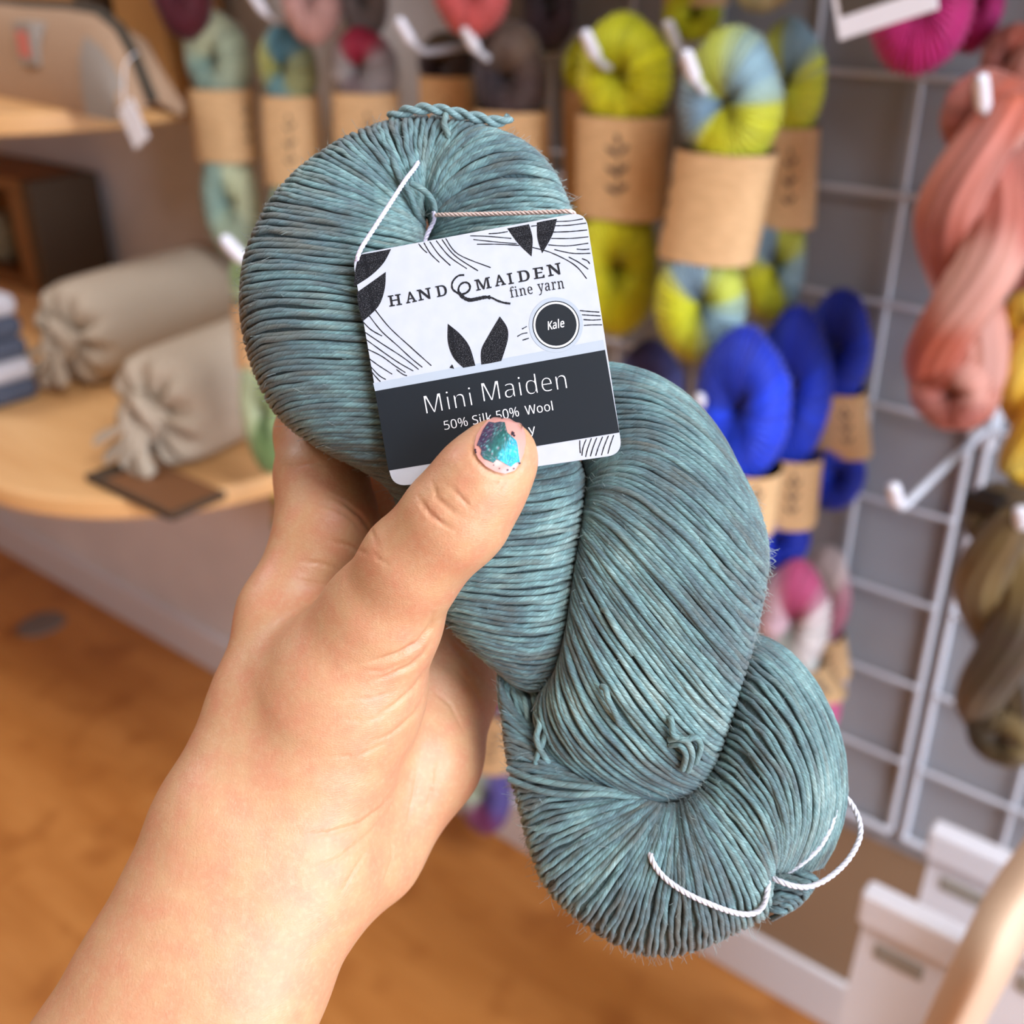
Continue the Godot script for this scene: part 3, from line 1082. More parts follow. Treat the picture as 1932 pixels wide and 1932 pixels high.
func nail_patch(ring: PackedVector2Array, off: float, edge: float, base: Vector3, shimmer: bool) -> ArrayMesh:
	var mb := MB.new()
	var centre := Vector2.ZERO
	for p in ring:
		centre += p
	centre /= ring.size()
	var tris := Geometry2D.triangulate_polygon(ring)
	var flat := []
	for k in range(0, tris.size(), 3):
		flat.append([ring[tris[k]], ring[tris[k + 1]], ring[tris[k + 2]]])
	for lev in (4 if shimmer else 3 if ring.size() > 10 else 1):
		var nx := []
		for t in flat:
			var a: Vector2 = t[0]; var b: Vector2 = t[1]; var d: Vector2 = t[2]
			var ab := (a + b) * 0.5; var bd := (b + d) * 0.5; var da := (d + a) * 0.5
			nx.append([a, ab, da]); nx.append([ab, b, bd]); nx.append([da, bd, d]); nx.append([ab, bd, da])
		flat = nx
	var seen := {}
	for t in flat:
		var ids := []
		for p in t:
			var key := Vector2i((p * 50.0).round())
			if not seen.has(key):
				var q := hand_hit(p.x, p.y)
				var nn := hand_normal(q)
				var col := Color.WHITE
				if shimmer:
					var f: float = (p - Vector2(903, 830)).dot(Vector2(0.86, 0.5)) / 80.0 + noise.get_noise_2d(p.x * 0.25, p.y * 0.25) * 0.1
					col = lin(70, 46, 84).lerp(lin(26, 104, 98), smoothstep(0.1, 0.42, f)).lerp(lin(30, 176, 196), smoothstep(0.52, 0.75, f))  # turquoise end paints the polish's bright reflection into the vertex colours
					var sp := rng.randf()
					col = col.lerp(lin(225, 160, 190), 0.35) if sp > 0.93 else col.lerp(lin(150, 245, 240), 0.4) if sp > 0.84 else col * (0.6 + 0.6 * rng.randf())
				seen[key] = mb.vert(C * (q + nn * off) - base, col, p * 0.02)
			ids.append(seen[key])
		var s: float = (t[1] - t[0]).cross(t[2] - t[0])
		if s > 0:
			mb.tri(ids[0], ids[1], ids[2])
		else:
			mb.tri(ids[0], ids[2], ids[1])
	# a rim that runs down into the skin
	var m := ring.size()
	for k in m:
		var a := ring[k]; var b := ring[(k + 1) % m]
		var qa := hand_hit(a.x, a.y); var qb := hand_hit(b.x, b.y)
		var na := hand_normal(qa); var nb := hand_normal(qb)
		var i0 := mb.vert(C * (qa + na * off) - base); var i1 := mb.vert(C * (qb + nb * off) - base)
		var i2 := mb.vert(C * (qb - nb * edge) - base); var i3 := mb.vert(C * (qa - na * edge) - base)
		if shimmer:
			for z in [i0, i1, i2, i3]:
				mb.c[z] = lin(50, 40, 60)
		mb.tri(i0, i1, i2); mb.tri(i0, i2, i3)
	return mb.mesh()

# ---------------------------------------------------------------- the paper label
var CARD_O: Vector3      # middle of the card, world
var CARD_B: Basis        # its right, up and outward directions

func card_pt(px: float, py: float, lift := 0.0) -> Vector3:
	var d := C.basis * cs(px, py, 1.0)
	var t := (CARD_O - C.origin).dot(CARD_B.z) / d.dot(CARD_B.z)
	return CARD_B.inverse() * (C.origin + d * t - CARD_O) + Vector3(0, 0, lift)

func flat_shape(ring: PackedVector2Array, lift: float, thick := 0.00003) -> ArrayMesh:
	var mb := MB.new()
	var local := PackedVector2Array()
	for p in ring:
		var q := card_pt(p.x, p.y)
		local.append(Vector2(q.x, q.y))
	return extrude(local, lift - thick, lift)

func extrude(local: PackedVector2Array, z0: float, z1: float) -> ArrayMesh:
	var mb := MB.new()
	if Geometry2D.is_polygon_clockwise(local):
		local.reverse()
	var m := local.size()
	var tris := Geometry2D.triangulate_polygon(local)
	for side in 2:
		var s := mb.v.size()
		for p in local:
			mb.vert(Vector3(p.x, p.y, z1 if side == 0 else z0), Color.WHITE, p)
			mb.n.append(Vector3(0, 0, 1 if side == 0 else -1))
		for k in range(0, tris.size(), 3):
			var a := tris[k]; var b := tris[k + 1]; var d := tris[k + 2]
			if (local[b] - local[a]).cross(local[d] - local[a]) > 0:
				var sw := b; b = d; d = sw
			if side == 0: mb.tri(s + a, s + b, s + d)
			else: mb.tri(s + a, s + d, s + b)
	for k in m:
		var a := local[k]; var b := local[(k + 1) % m]
		var e := (b - a).normalized()
		var s := mb.v.size()
		for q in [Vector3(a.x, a.y, z1), Vector3(b.x, b.y, z1), Vector3(b.x, b.y, z0), Vector3(a.x, a.y, z0)]:
			mb.vert(q); mb.n.append(Vector3(e.y, -e.x, 0))
		mb.tri(s, s + 2, s + 1); mb.tri(s, s + 3, s + 2)
	return mb.mesh()

func curve2(flat: Array, per := 8) -> PackedVector2Array:
	var c3 := []
	for k in range(0, flat.size(), 2):
		c3.append(Vector3(flat[k], flat[k + 1], 0))
	var out := PackedVector2Array()
	for p in spline(c3, per):
		out.append(Vector2(p.x, p.y))
	return out

func ink_line(mb: MB, flat: Array, w: float, lift: float) -> void:
	var pts := curve2(flat, 6)
	var m := pts.size()
	var s := mb.v.size()
	for k in m:
		var t := (pts[mini(k + 1, m - 1)] - pts[maxi(k - 1, 0)]).normalized()
		var nn := Vector2(-t.y, t.x) * w * 0.5 * (0.85 + 0.3 * noise.get_noise_2d(pts[k].x * 0.2, pts[k].y * 0.2))
		for e in [-1.0, 1.0]:
			var p: Vector2 = pts[k] + nn * e
			mb.vert(card_pt(p.x, p.y, lift))
	for k in m - 1:
		var a := s + k * 2
		mb.tri(a, a + 1, a + 2); mb.tri(a + 1, a + 3, a + 2)

func font_of(named: String, weight: int, thin := 0.0, slant := 0.0, space := 0) -> Font:
	var sf := SystemFont.new()
	sf.font_names = PackedStringArray([named])
	sf.font_weight = weight
	var fv := FontVariation.new()
	fv.base_font = sf
	fv.variation_embolden = thin
	fv.variation_transform = Transform2D(Vector2(1, slant), Vector2(0, 1), Vector2.ZERO)
	fv.spacing_glyph = space
	return fv

# lettering from a baseline start to its end (photo pixels), letters as tall as given
func lettering(words: String, f: Font, x0: float, y0: float, x1: float, y1: float, tall: float, m: Material, parent: Node, lift := 0.00006) -> void:
	var tm := TextMesh.new()
	tm.text = words
	tm.font = f
	tm.font_size = 64
	tm.pixel_size = 0.001
	tm.depth = 0.002
	tm.curve_step = 0.3
	tm.horizontal_alignment = HORIZONTAL_ALIGNMENT_LEFT
	tm.vertical_alignment = VERTICAL_ALIGNMENT_TOP
	var box := tm.get_aabb()
	var capm := TextMesh.new()
	capm.text = "H" if words.to_upper() == words else "l"
	capm.font = f; capm.font_size = 64; capm.pixel_size = 0.001; capm.depth = 0.002
	capm.horizontal_alignment = HORIZONTAL_ALIGNMENT_LEFT
	capm.vertical_alignment = VERTICAL_ALIGNMENT_TOP
	var a := card_pt(x0, y0); var b := card_pt(x1, y1)
	var sx := a.distance_to(b) / box.size.x
	var sy := tall * PX * 0.905 / capm.get_aabb().size.y
	var o := put("lettering", tm, m, parent)
	var dir := (b - a).normalized()
	var up := Vector3(-dir.y, dir.x, 0)
	o.basis = Basis(dir * sx, up * sy, Vector3(0, 0, 0.012))
	var foot := Vector3(box.position.x, capm.get_aabb().position.y, box.position.z)
	o.position = a + Vector3(0, 0, lift) - o.basis * foot

func card() -> void:
	mat("card_paper", srgb(190, 194, 199), 0.6)
	M.card_paper.albedo_texture = noise_tex(256, 0.06, srgb(244, 246, 250), Color.WHITE, 21)
	M.card_paper.uv1_triplanar = true
	M.card_paper.uv1_scale = Vector3(14, 14, 14)
	mat("black_print", Color.WHITE, 0.55)
	var speck := noise_tex(512, 0.14, srgb(22, 22, 25), srgb(22, 22, 25), 4)
	speck.color_ramp.add_point(0.66, srgb(26, 26, 29))
	speck.color_ramp.add_point(0.8, srgb(150, 152, 156))
	M.black_print.albedo_texture = speck
	M.black_print.metallic_specular = 0.2
	M.black_print.uv1_triplanar = true
	M.black_print.uv1_scale = Vector3(70, 70, 70)
	mat("slate_sticker", srgb(28, 34, 39), 0.38)
	M.slate_sticker.metallic_specular = 0.35
	mat("clear_film", srgb(172, 182, 190), 0.25)
	mat("white_print", srgb(244, 246, 248), 0.5)
	# least tilted rectangle through the four corners seen
	var cn := [at(664, 481, 0.2136), at(1105, 399, 0.2126), at(1175, 857, 0.2115), at(740, 919, 0.2125)]
	CARD_O = (cn[0] + cn[1] + cn[2] + cn[3]) * 0.25
	var right: Vector3 = ((cn[1] - cn[0]) + (cn[2] - cn[3])).normalized()
	var upd: Vector3 = ((cn[0] - cn[3]) + (cn[1] - cn[2])).normalized()
	var outd := right.cross(upd).normalized()
	upd = outd.cross(right).normalized()
	CARD_B = Basis(right, upd, outd)
	var tagn := thing("yarn_label", "square white paper label with slate band strung on the teal skein", "label", Transform3D(CARD_B, CARD_O))
	# rounded card
	var ring := PackedVector2Array()
	var cpx := [Vector2(664, 481), Vector2(1105, 399), Vector2(1175, 857), Vector2(740, 919)]
	for k in 4:
		var a: Vector2 = cpx[k]; var before: Vector2 = cpx[(k + 3) % 4]; var after: Vector2 = cpx[(k + 1) % 4]
		var r := 30.0
		var p := a + (before - a).normalized() * r; var q := a + (after - a).normalized() * r
		for s in 9:
			var f := s / 8.0
			ring.append(p.lerp(a, f).lerp(a.lerp(q, f), f))
	put("card", flat_shape(ring, 0.0, 0.00045), M.card_paper, tagn)
	# slate band sticker with its clear margin
	put("sticker_margin", flat_shape(PackedVector2Array([Vector2(704, 723), Vector2(1138, 641), Vector2(1142, 661), Vector2(708, 739)]), 0.00003), M.clear_film, tagn)
	put("slate_band", flat_shape(PackedVector2Array([Vector2(707.5, 738), Vector2(1141.5, 660), Vector2(1168.5, 816), Vector2(733, 888)]), 0.00004), M.slate_sticker, tagn)
	# leaves in black print; they run off the edge of the card
	# each leaf: curves joined end to end
	var leaves := [
		[[677, 481, 706, 476, 738, 470], [738, 470, 724, 496, 700, 520, 668, 541], [668, 541, 670, 512, 677, 481]],
		[[673, 552, 700, 533, 728, 513], [728, 513, 726, 545, 714, 578, 684, 607], [684, 607, 677, 580, 673, 552]],
		[[845, 611, 868, 630, 886, 654, 897, 690], [897, 690, 885, 692, 874, 694], [874, 694, 855, 674, 845, 645, 845, 611]],
		[[943, 597, 957, 618, 958, 642, 946, 681], [946, 681, 927, 685, 908, 688], [908, 688, 908, 660, 922, 632, 943, 597]],
		[[957, 431, 978, 427, 998, 423], [998, 423, 1005, 450, 1003, 484], [1003, 484, 978, 460, 957, 431]],
		[[1013, 420, 1032, 416, 1051, 413], [1051, 413, 1042, 444, 1023, 478], [1023, 478, 1014, 450, 1013, 420]],
		[[848, 694, 853, 688, 857, 696]],
	]
	for lf in leaves:
		var poly := PackedVector2Array()
		for cv in lf:
			var part := curve2(cv, 5)
			if lf.size() > 1:
				part.remove_at(part.size() - 1)
			poly.append_array(part)
		put("printed_leaf", flat_shape(poly, 0.00005), M.black_print, tagn)
	var strokes := [
		[684, 606, 700, 622, 721, 634], [697, 596, 720, 625, 750, 652, 776, 676, 797, 693], [706, 582, 735, 618, 775, 655, 814, 690],
		[686, 625, 720, 648, 760, 674, 790, 697], [690, 640, 720, 662, 752, 684, 780, 700], [692, 658, 720, 672, 745, 690, 765, 703], [697, 677, 715, 690, 740, 706],
		[748, 697, 760, 706, 768, 709], [700, 700, 712, 714, 718, 720], [698, 690, 715, 708, 728, 716],
		[790, 460, 798, 470, 806, 477], [800, 458, 812, 478, 829, 495], [811, 456, 828, 480, 850, 501], [823, 454, 848, 484, 881, 507], [834, 452, 858, 482, 902, 511], [841, 450, 865, 480, 926, 505],
		[887, 445, 920, 446, 965, 450], [893, 452, 930, 456, 975, 460], [900, 461, 940, 461, 980, 463], [922, 441, 940, 440, 958, 437],
		[1002, 427, 1010, 426, 1018, 425], [1050, 418, 1075, 417, 1100, 413], [1047, 426, 1075, 425, 1106, 421], [1043, 438, 1075, 437, 1108, 434], [1040, 450, 1075, 450, 1110, 447],
		[1034, 462, 1070, 464, 1110, 459], [1046, 471, 1080, 478, 1114, 478], [1005, 467, 1035, 475, 1068, 490, 1090, 505, 1107, 526], [1073, 485, 1092, 495, 1110, 508], [1098, 488, 1108, 492, 1113, 498], [1088, 470, 1100, 471, 1112, 470],
		[1094, 586, 1115, 588, 1131, 589], [1098, 594, 1115, 595, 1133, 596], [1101, 603, 1118, 604, 1134, 603], [1102, 614, 1118, 613, 1136, 613],
		[976, 635, 985, 630, 995, 628], [986, 642, 992, 640, 998, 638], [985, 621, 990, 618, 994, 616],
		[1094, 831, 1094, 842, 1095, 855], [1106, 829, 1100, 845, 1098, 860], [1116, 827, 1109, 846, 1105, 862], [1126, 826, 1119, 844, 1114, 861], [1137, 824, 1129, 844, 1124, 860], [1148, 822, 1140, 842, 1135, 859], [1158, 821, 1152, 838, 1147, 856],
		[810, 882, 818, 887, 824, 893], [818, 892, 822, 893, 826, 894],
	]
	var ink := MB.new()
	for s in strokes:
		ink_line(ink, s, 2.2, 0.00006)
	put("printed_strokes", ink.mesh(), M.black_print, tagn).set_meta("kind", "stuff")
	# the flourish between the two words: a curl, a ring and a long tail
	var swirl := MB.new()
	ink_line(swirl, [876, 519, 866, 520, 858, 526, 853, 535, 854, 545, 862, 552, 872, 555, 882, 551, 887, 543, 884, 535, 876, 533, 868, 538, 865, 547, 868, 556, 874, 562, 882, 565], 4.2, 0.00006)
	ink_line(swirl, [866, 552, 874, 561, 886, 566, 900, 564, 914, 561, 925, 561], 8.0, 0.00007)
	ink_line(swirl, [918, 561, 928, 562, 938, 567, 950, 571, 963, 573], 4.6, 0.00008)
	put("printed_flourish", swirl.mesh(), M.black_print, tagn)
	var serif := font_of("Droid Serif", 400, 0.5)
	var serif_l := font_of("Droid Serif", 400, 0.0)
	var caps := [["H", 735, 579, 759, 575, 21], ["A", 767, 573, 787, 569, 21], ["N", 790, 568, 816, 563, 21], ["D", 825, 561, 845, 557, 21], ["M", 899, 549, 928, 543, 21], ["A", 935, 541, 955, 537, 21], ["I", 960, 537, 970, 535, 21], ["D", 979, 533, 1001, 529, 21], ["E", 1008, 527, 1028, 524, 21], ["N", 1035, 522, 1061, 517, 22]]
	for cp in caps:
		lettering(cp[0], serif, cp[1], cp[2], cp[3], cp[4], cp[5], M.black_print, tagn)
	for w in [["fine", 964, 562, 1006, 554, 20], ["yarn", 1016, 551, 1065, 544, 21]]:
		lettering(w[0], font_of("Droid Serif", 400, 0.0, 0.0, 5), w[1], w[2], w[3], w[4], w[5], M.black_print, tagn)
	lettering("Mini", font_of("Droid Sans", 400, -0.75, 0.0, 1), 805, 780, 892, 764, 35, M.white_print, tagn, 0.00009)
	lettering("Maiden", font_of("Droid Sans", 400, -0.75, 0.0, 1), 913, 757, 1070, 732, 36, M.white_print, tagn, 0.00009)
	lettering("50% Silk,", font_of("Droid Sans", 400, -0.2), 839, 811, 934, 794, 18, M.white_print, tagn, 0.00009)
	lettering("50%", font_of("Droid Sans", 400, -0.2), 938, 793, 980, 785, 18, M.white_print, tagn, 0.00009)
	lettering("Wool", font_of("Droid Sans", 400, -0.2), 992, 783, 1044, 774, 18, M.white_print, tagn, 0.00009)
	lettering("y", font_of("Droid Sans", 400, -0.2), 998, 819, 1011, 817, 18, M.white_print, tagn, 0.00009)
	# round shade sticker
	var discs := [[51.0, "sticker_margin", "clear_film", 0.00006], [44.5, "sticker_line", "slate_sticker", 0.00008], [42.5, "sticker_ring", "white_print", 0.0001], [39.0, "shade_sticker", "slate_sticker", 0.00012]]
	for d in discs:
		var c := PackedVector2Array()
		for k in 40:
			c.append(Vector2(1049 + cos(k * TAU / 40) * d[0], 613 + sin(k * TAU / 40) * d[0] * 1.02))
		put(d[1], flat_shape(c, d[3]), M[d[2]], tagn)
	lettering("Kale", font_of("Droid Sans", 400, 0.35, 0.2), 1034, 623, 1066, 617, 17, M.white_print, tagn, 0.00015)
	# strings that hang the label from the skein
	var lilac := lin(214, 208, 226)
	var rose := lin(214, 190, 178)
	var strings := [
		[[[672, 498, 172], [674, 488, 190], [682, 468, 186], [705, 432, 172], [735, 386, 150], [765, 340, 120], [782, 318, 98], [790, 305, 78]], lilac],
		[[[1084, 404, 176], [1074, 399, 190], [1040, 400, 176], [980, 402, 150], [900, 404, 118], [840, 405, 92], [816, 406, 70]], rose],
		[[[818, 400, 80], [819, 414, 72], [814, 426, 64], [806, 442, 60], [800, 460, 60]], lilac],
	]
	var base := at(780, 320, D0)
	var st := thing("label_string", "thin lilac string tying the paper label to the skein", "string", Transform3D(Basis.IDENTITY, base))
	for s in strings:
		var c3 := []
		for q in s[0]:
			c3.append(Vector3(q[0], q[1], q[2]))
		put("string_length", shift(cord(c3, 4.0, s[1]), base).mesh(), M.white_cotton_cord, st)

# ---------------------------------------------------------------- yarn on the display wall
func pick(pal: Array, f: float) -> Color:
	f = fposmod(f, 1.0) * pal.size()
	var a: Color = pal[int(f) % pal.size()]
	var b: Color = pal[(int(f) + 1) % pal.size()]
	return a.lerp(b, smoothstep(0.25, 0.75, f - int(f)))

# folded end of a skein: strands wrap round a ring; size is its half width, half height, half thickness
func coil(size: Vector3, pal: Array, sd: float, ridges := 44) -> ArrayMesh:
	var mb := MB.new()
	var cols := 14
	var steps := ridges * 4
	for k in steps + 1:
		var a := TAU * k / steps
		var ridge := 0.06 * cos(TAU * k / 4.0) + 0.05 * noise.get_noise_2d(cos(a) * 2.0 + sd, sin(a) * 2.0)
		var pinch := 1.0 - 0.16 * pow(maxf(0.0, cos(a - 1.2 + sin(sd))), 12.0)
		var strand := floorf(k / 4.0 + 0.5)
		for j in cols + 1:
			var b := TAU * j / cols
			var rad := maxf(0.505 + (0.485 + ridge * 0.6) * cos(b) * pinch, 0.02)
			var p := Vector3(cos(a) * rad * size.x, sin(a) * rad * size.y, sin(b) * size.z * (1.0 + ridge) * pinch)
			var tone: Color = pick(pal, a / TAU * 1.0 + 0.05 * noise.get_noise_2d(strand * 2.0, sd) + sd * 0.13)
			mb.vert(p, tone * (0.9 + 0.26 * noise.get_noise_2d(strand * 9.0, sd + 4.0)), Vector2(k, j))
	mb.stitch(0, steps + 1, cols + 1, false)
	mb.normals()
	return mb.mesh()

# one ply of a twisted skein hanging from y = 0 down
func ply(length: float, r: float, turns: float, start: float, pal: Array, sd: float, off := 0.55) -> ArrayMesh:
	var mb := MB.new()
	var rows := 44
	var cols := 48
	for k in rows + 1:
		var f := float(k) / rows
		var a := start + f * turns * TAU
		var fat := r * (0.45 + 0.55 * pow(sin(PI * clampf(f * 0.94 + 0.03, 0, 1)), 0.45))
		var mid := Vector3(cos(a) * r * off, -f * length, sin(a) * r * off)
		for j in cols + 1:
			var b := TAU * j / cols
			var ridge := 1.0 + 0.05 * cos(b * 12.0 - f * 9.0)
			var strand := floorf(b / TAU * 12.0 + 0.5)
			var q := mid + Vector3(cos(b) * fat * 0.86 * ridge, 0, sin(b) * fat * 0.86 * ridge)
			mb.vert(q, pick(pal, f * 0.9 + sd + b * 0.03 + noise.get_noise_2d(f * 2.0, strand) * 0.06) * (0.9 + 0.34 * noise.get_noise_2d(strand * 7.0 + sd, f)), Vector2(k, j))
	mb.stitch(0, rows + 1, cols + 1, false)
	var c0 := mb.vert(Vector3(cos(start) * r * off, 0.004, sin(start) * r * off), pal[0])
	var ae := start + turns * TAU
	var c1 := mb.vert(Vector3(cos(ae) * r * off, -length - 0.004, sin(ae) * r * off), pal[0])
	for j in cols:
		mb.tri(j, j + 1, c0)
		mb.tri(rows * (cols + 1) + j + 1, rows * (cols + 1) + j, c1)
	mb.normals()
	return mb.mesh()

func sprig(w: float, tall: float, bow: Callable) -> ArrayMesh:
	# stem with paired leaves printed on the paper band
	var mb := MB.new()
	var leaf := func(p: Vector2, dir: float, long: float, fat: float) -> void:
		var k := mb.v.size()
		var d := Vector2.from_angle(dir); var e := Vector2(-d.y, d.x)
		for q in [p, p + d * long * 0.5 + e * fat, p + d * long, p + d * long * 0.5 - e * fat]:
			mb.vert(bow.call(q))
		mb.tri(k, k + 1, k + 2); mb.tri(k, k + 2, k + 3)
	leaf.call(Vector2(0, -tall * 0.5), PI * 0.5, tall * 0.9, w * 0.02)
	for k in 3:
		var y := -tall * 0.38 + tall * 0.3 * k
		leaf.call(Vector2(0, y), PI * 0.5 + 0.85, w * 0.26, w * 0.055)
		leaf.call(Vector2(0, y + tall * 0.04), PI * 0.5 - 0.85, w * 0.26, w * 0.055)
	leaf.call(Vector2(0, tall * 0.38), PI * 0.5 + 0.2, w * 0.24, w * 0.05)
	return mb.mesh()

# skein with a paper band. All in photo pixels: middle x, top, band top, band bottom, foot, width; out = distance from the wall
func banded(called: String, label: String, x: float, top: float, b0: float, b1: float, foot: float, w: float, out: float, pal: Array, sd: float, turn: float, print_at := 0.2, xb := 0.0) -> Node3D:
	var p := on_wall(x, b0, out)
	var m := depth_of(p) / F
	var h0 := p.y
	var htop := on_wall(x, top, out).y if top > -900 else p.y + 0.1
	var h1 := on_wall(x + xb, b1, out).y
	var hf := on_wall(x + xb, foot, out).y
	var half := w * m * 0.5
	var o := thing(called, label, "yarn", wall_at(Vector3(p.x, hf, p.z)) * Transform3D(Basis(Vector3.UP, turn), Vector3.ZERO), "skeins hanging on the display wall")
	var lean := (on_wall(x + xb, b1, out).x - p.x)
	# upper coil, rope inside the band, lower coil
	var up := (htop - h0 + 0.02) * 0.5
	var uc := put("upper_coil", coil(Vector3(half * 0.98, up, half * 0.62), pal, sd), M.bulk_yarn, o)
	uc.position = Vector3(0, h0 - hf + up - 0.02, 0)
	var rope := put("twisted_body", ply(h0 - h1 + 0.03, half * 0.5, 0.6, 0.4, pal, sd + 0.3, 0.3), M.bulk_yarn, o)
	rope.position = Vector3(lean * 0.5, h0 - hf + 0.015, 0)
	var dn := (h1 - hf + 0.02) * 0.5
	var lc := put("lower_coil", coil(Vector3(half * 0.92, dn, half * 0.6), pal, sd + 1.7), M.bulk_yarn, o)
	lc.position = Vector3(lean, dn, 0.004)
	lc.rotation.y = 0.3
	# kraft paper band: an oval sleeve
	var bx := half * 0.96
	var bz := half * 0.70
	var band := MB.new()
	for shell in 2:
		var s := band.v.size()
		for k in 2:
			for j in 41:
				var a := TAU * j / 40
				var q := 0.0008 * shell
				var dir := Vector3(signf(cos(a)) * pow(absf(cos(a)), 0.8), 0, signf(sin(a)) * pow(absf(sin(a)), 0.8))
				band.vert(Vector3(dir.x * (bx - q) + lean * k, (h0 if k == 0 else h1) - hf, dir.z * (bz - q)), Color.WHITE, Vector2(j / 40.0, k))
				band.n.append(Vector3(cos(a) / bx, 0, sin(a) / bz).normalized() * (1.0 if shell == 0 else -1.0))
		band.stitch(s, 2, 41, false)
	var pb := put("paper_band", band.mesh(), M.kraft_paper, o)
	pb.set_meta("label", "brown kraft paper band")
	var tall := (h0 - h1) * 0.62
	var face := func(q: Vector2) -> Vector3:
		var a := PI * 0.5 - print_at * 1.4 - q.x / bx * 0.9
		var dir := Vector3(signf(cos(a)) * pow(absf(cos(a)), 0.8) * bx, 0, pow(absf(sin(a)), 0.8) * bz)
		var y := (h0 + h1) * 0.5 - hf + q.y
		return dir * 1.012 + Vector3(lean * (h0 - hf - y) / (h0 - h1), y, 0)
	put("printed_sprig", sprig(half * 1.1, tall, face), M.grey_print, pb)
	return o

# long twisted skein without band
func twisted(called: String, label: String, x: float, top: float, foot: float, w: float, out: float, pal: Array, sd: float, turns: float, x2: float) -> Node3D:
	var p := on_wall(x, top, out)
	var q := on_wall(x2, foot, out)
	var half := w * depth_of(on_wall(x, (top + foot) * 0.5, out)) / F * 0.5
	var o := thing(called, label, "yarn", wall_at(Vector3(q.x, q.y, q.z)), "skeins hanging on the display wall")
	var long := p.y - q.y
	var lean := atan2(p.x - q.x, long)
	for k in 2:
		var s := put("twisted_ply", ply(long * 0.86, half * 0.72, turns, k * PI + sd, pal, sd + k * 0.2, 0.62), M.bulk_yarn, o)
		s.position = Vector3(p.x - q.x, long - half * 0.2, 0)
		s.rotation.z = -lean
	var lc := put("lower_coil", coil(Vector3(half * 0.86, half * 0.8, half * 0.6), pal, sd + 0.6), M.bulk_yarn, o)
	lc.position = Vector3(0, half * 0.8, 0)
	var uc := put("upper_coil", coil(Vector3(half * 0.8, half * 0.8, half * 0.6), pal, sd + 2.6), M.bulk_yarn, o)
	uc.position = Vector3(p.x - q.x, long - half * 0.6, 0)
	return o

# peg: wire out of the wall, bent up at the end
func peg(x: float, y: float, out: float, label: String, up := 0.027) -> void:
	var p := on_wall(x, y, out)
	var o := thing("display_peg", label, "peg", wall_at(Vector3(p.x, p.y, 0.012)), "white pegs of the display grid")
	var mb := MB.new()
	var path := spline([Vector3(0, 0, 0), Vector3(0, 0.001, out * 0.5), Vector3(0, 0, out - 0.022), Vector3(0, 0.004, out - 0.008), Vector3(0, up * 0.5, out + 0.006), Vector3(0, up, out + 0.016)], 6)
	var rr := PackedFloat32Array(); var cc := PackedColorArray()
	for k in path.size():
		rr.append(0.0036)
		cc.append(Color.WHITE)
	mb.tube(path, rr, cc, 10)
	put("wire", mb.mesh(), M.white_wire, o)
	var tip := MB.new()
	var tp := PackedVector3Array([Vector3(0, up * 0.42, out + 0.003), Vector3(0, up * 0.75, out + 0.011), Vector3(0, up * 1.12, out + 0.019)])
	tip.tube(tp, PackedFloat32Array([0.0056, 0.0058, 0.0052]), PackedColorArray([Color.WHITE, Color.WHITE, Color.WHITE]), 10)
	put("rubber_tip", tip.mesh(), M.white_tip, o)
	# bracket that hooks onto the grid
	box_part("bracket", Vector3(-0.012, -0.02, -0.006), Vector3(0.012, 0.02, 0.0), 0.002, M.white_wire, o)

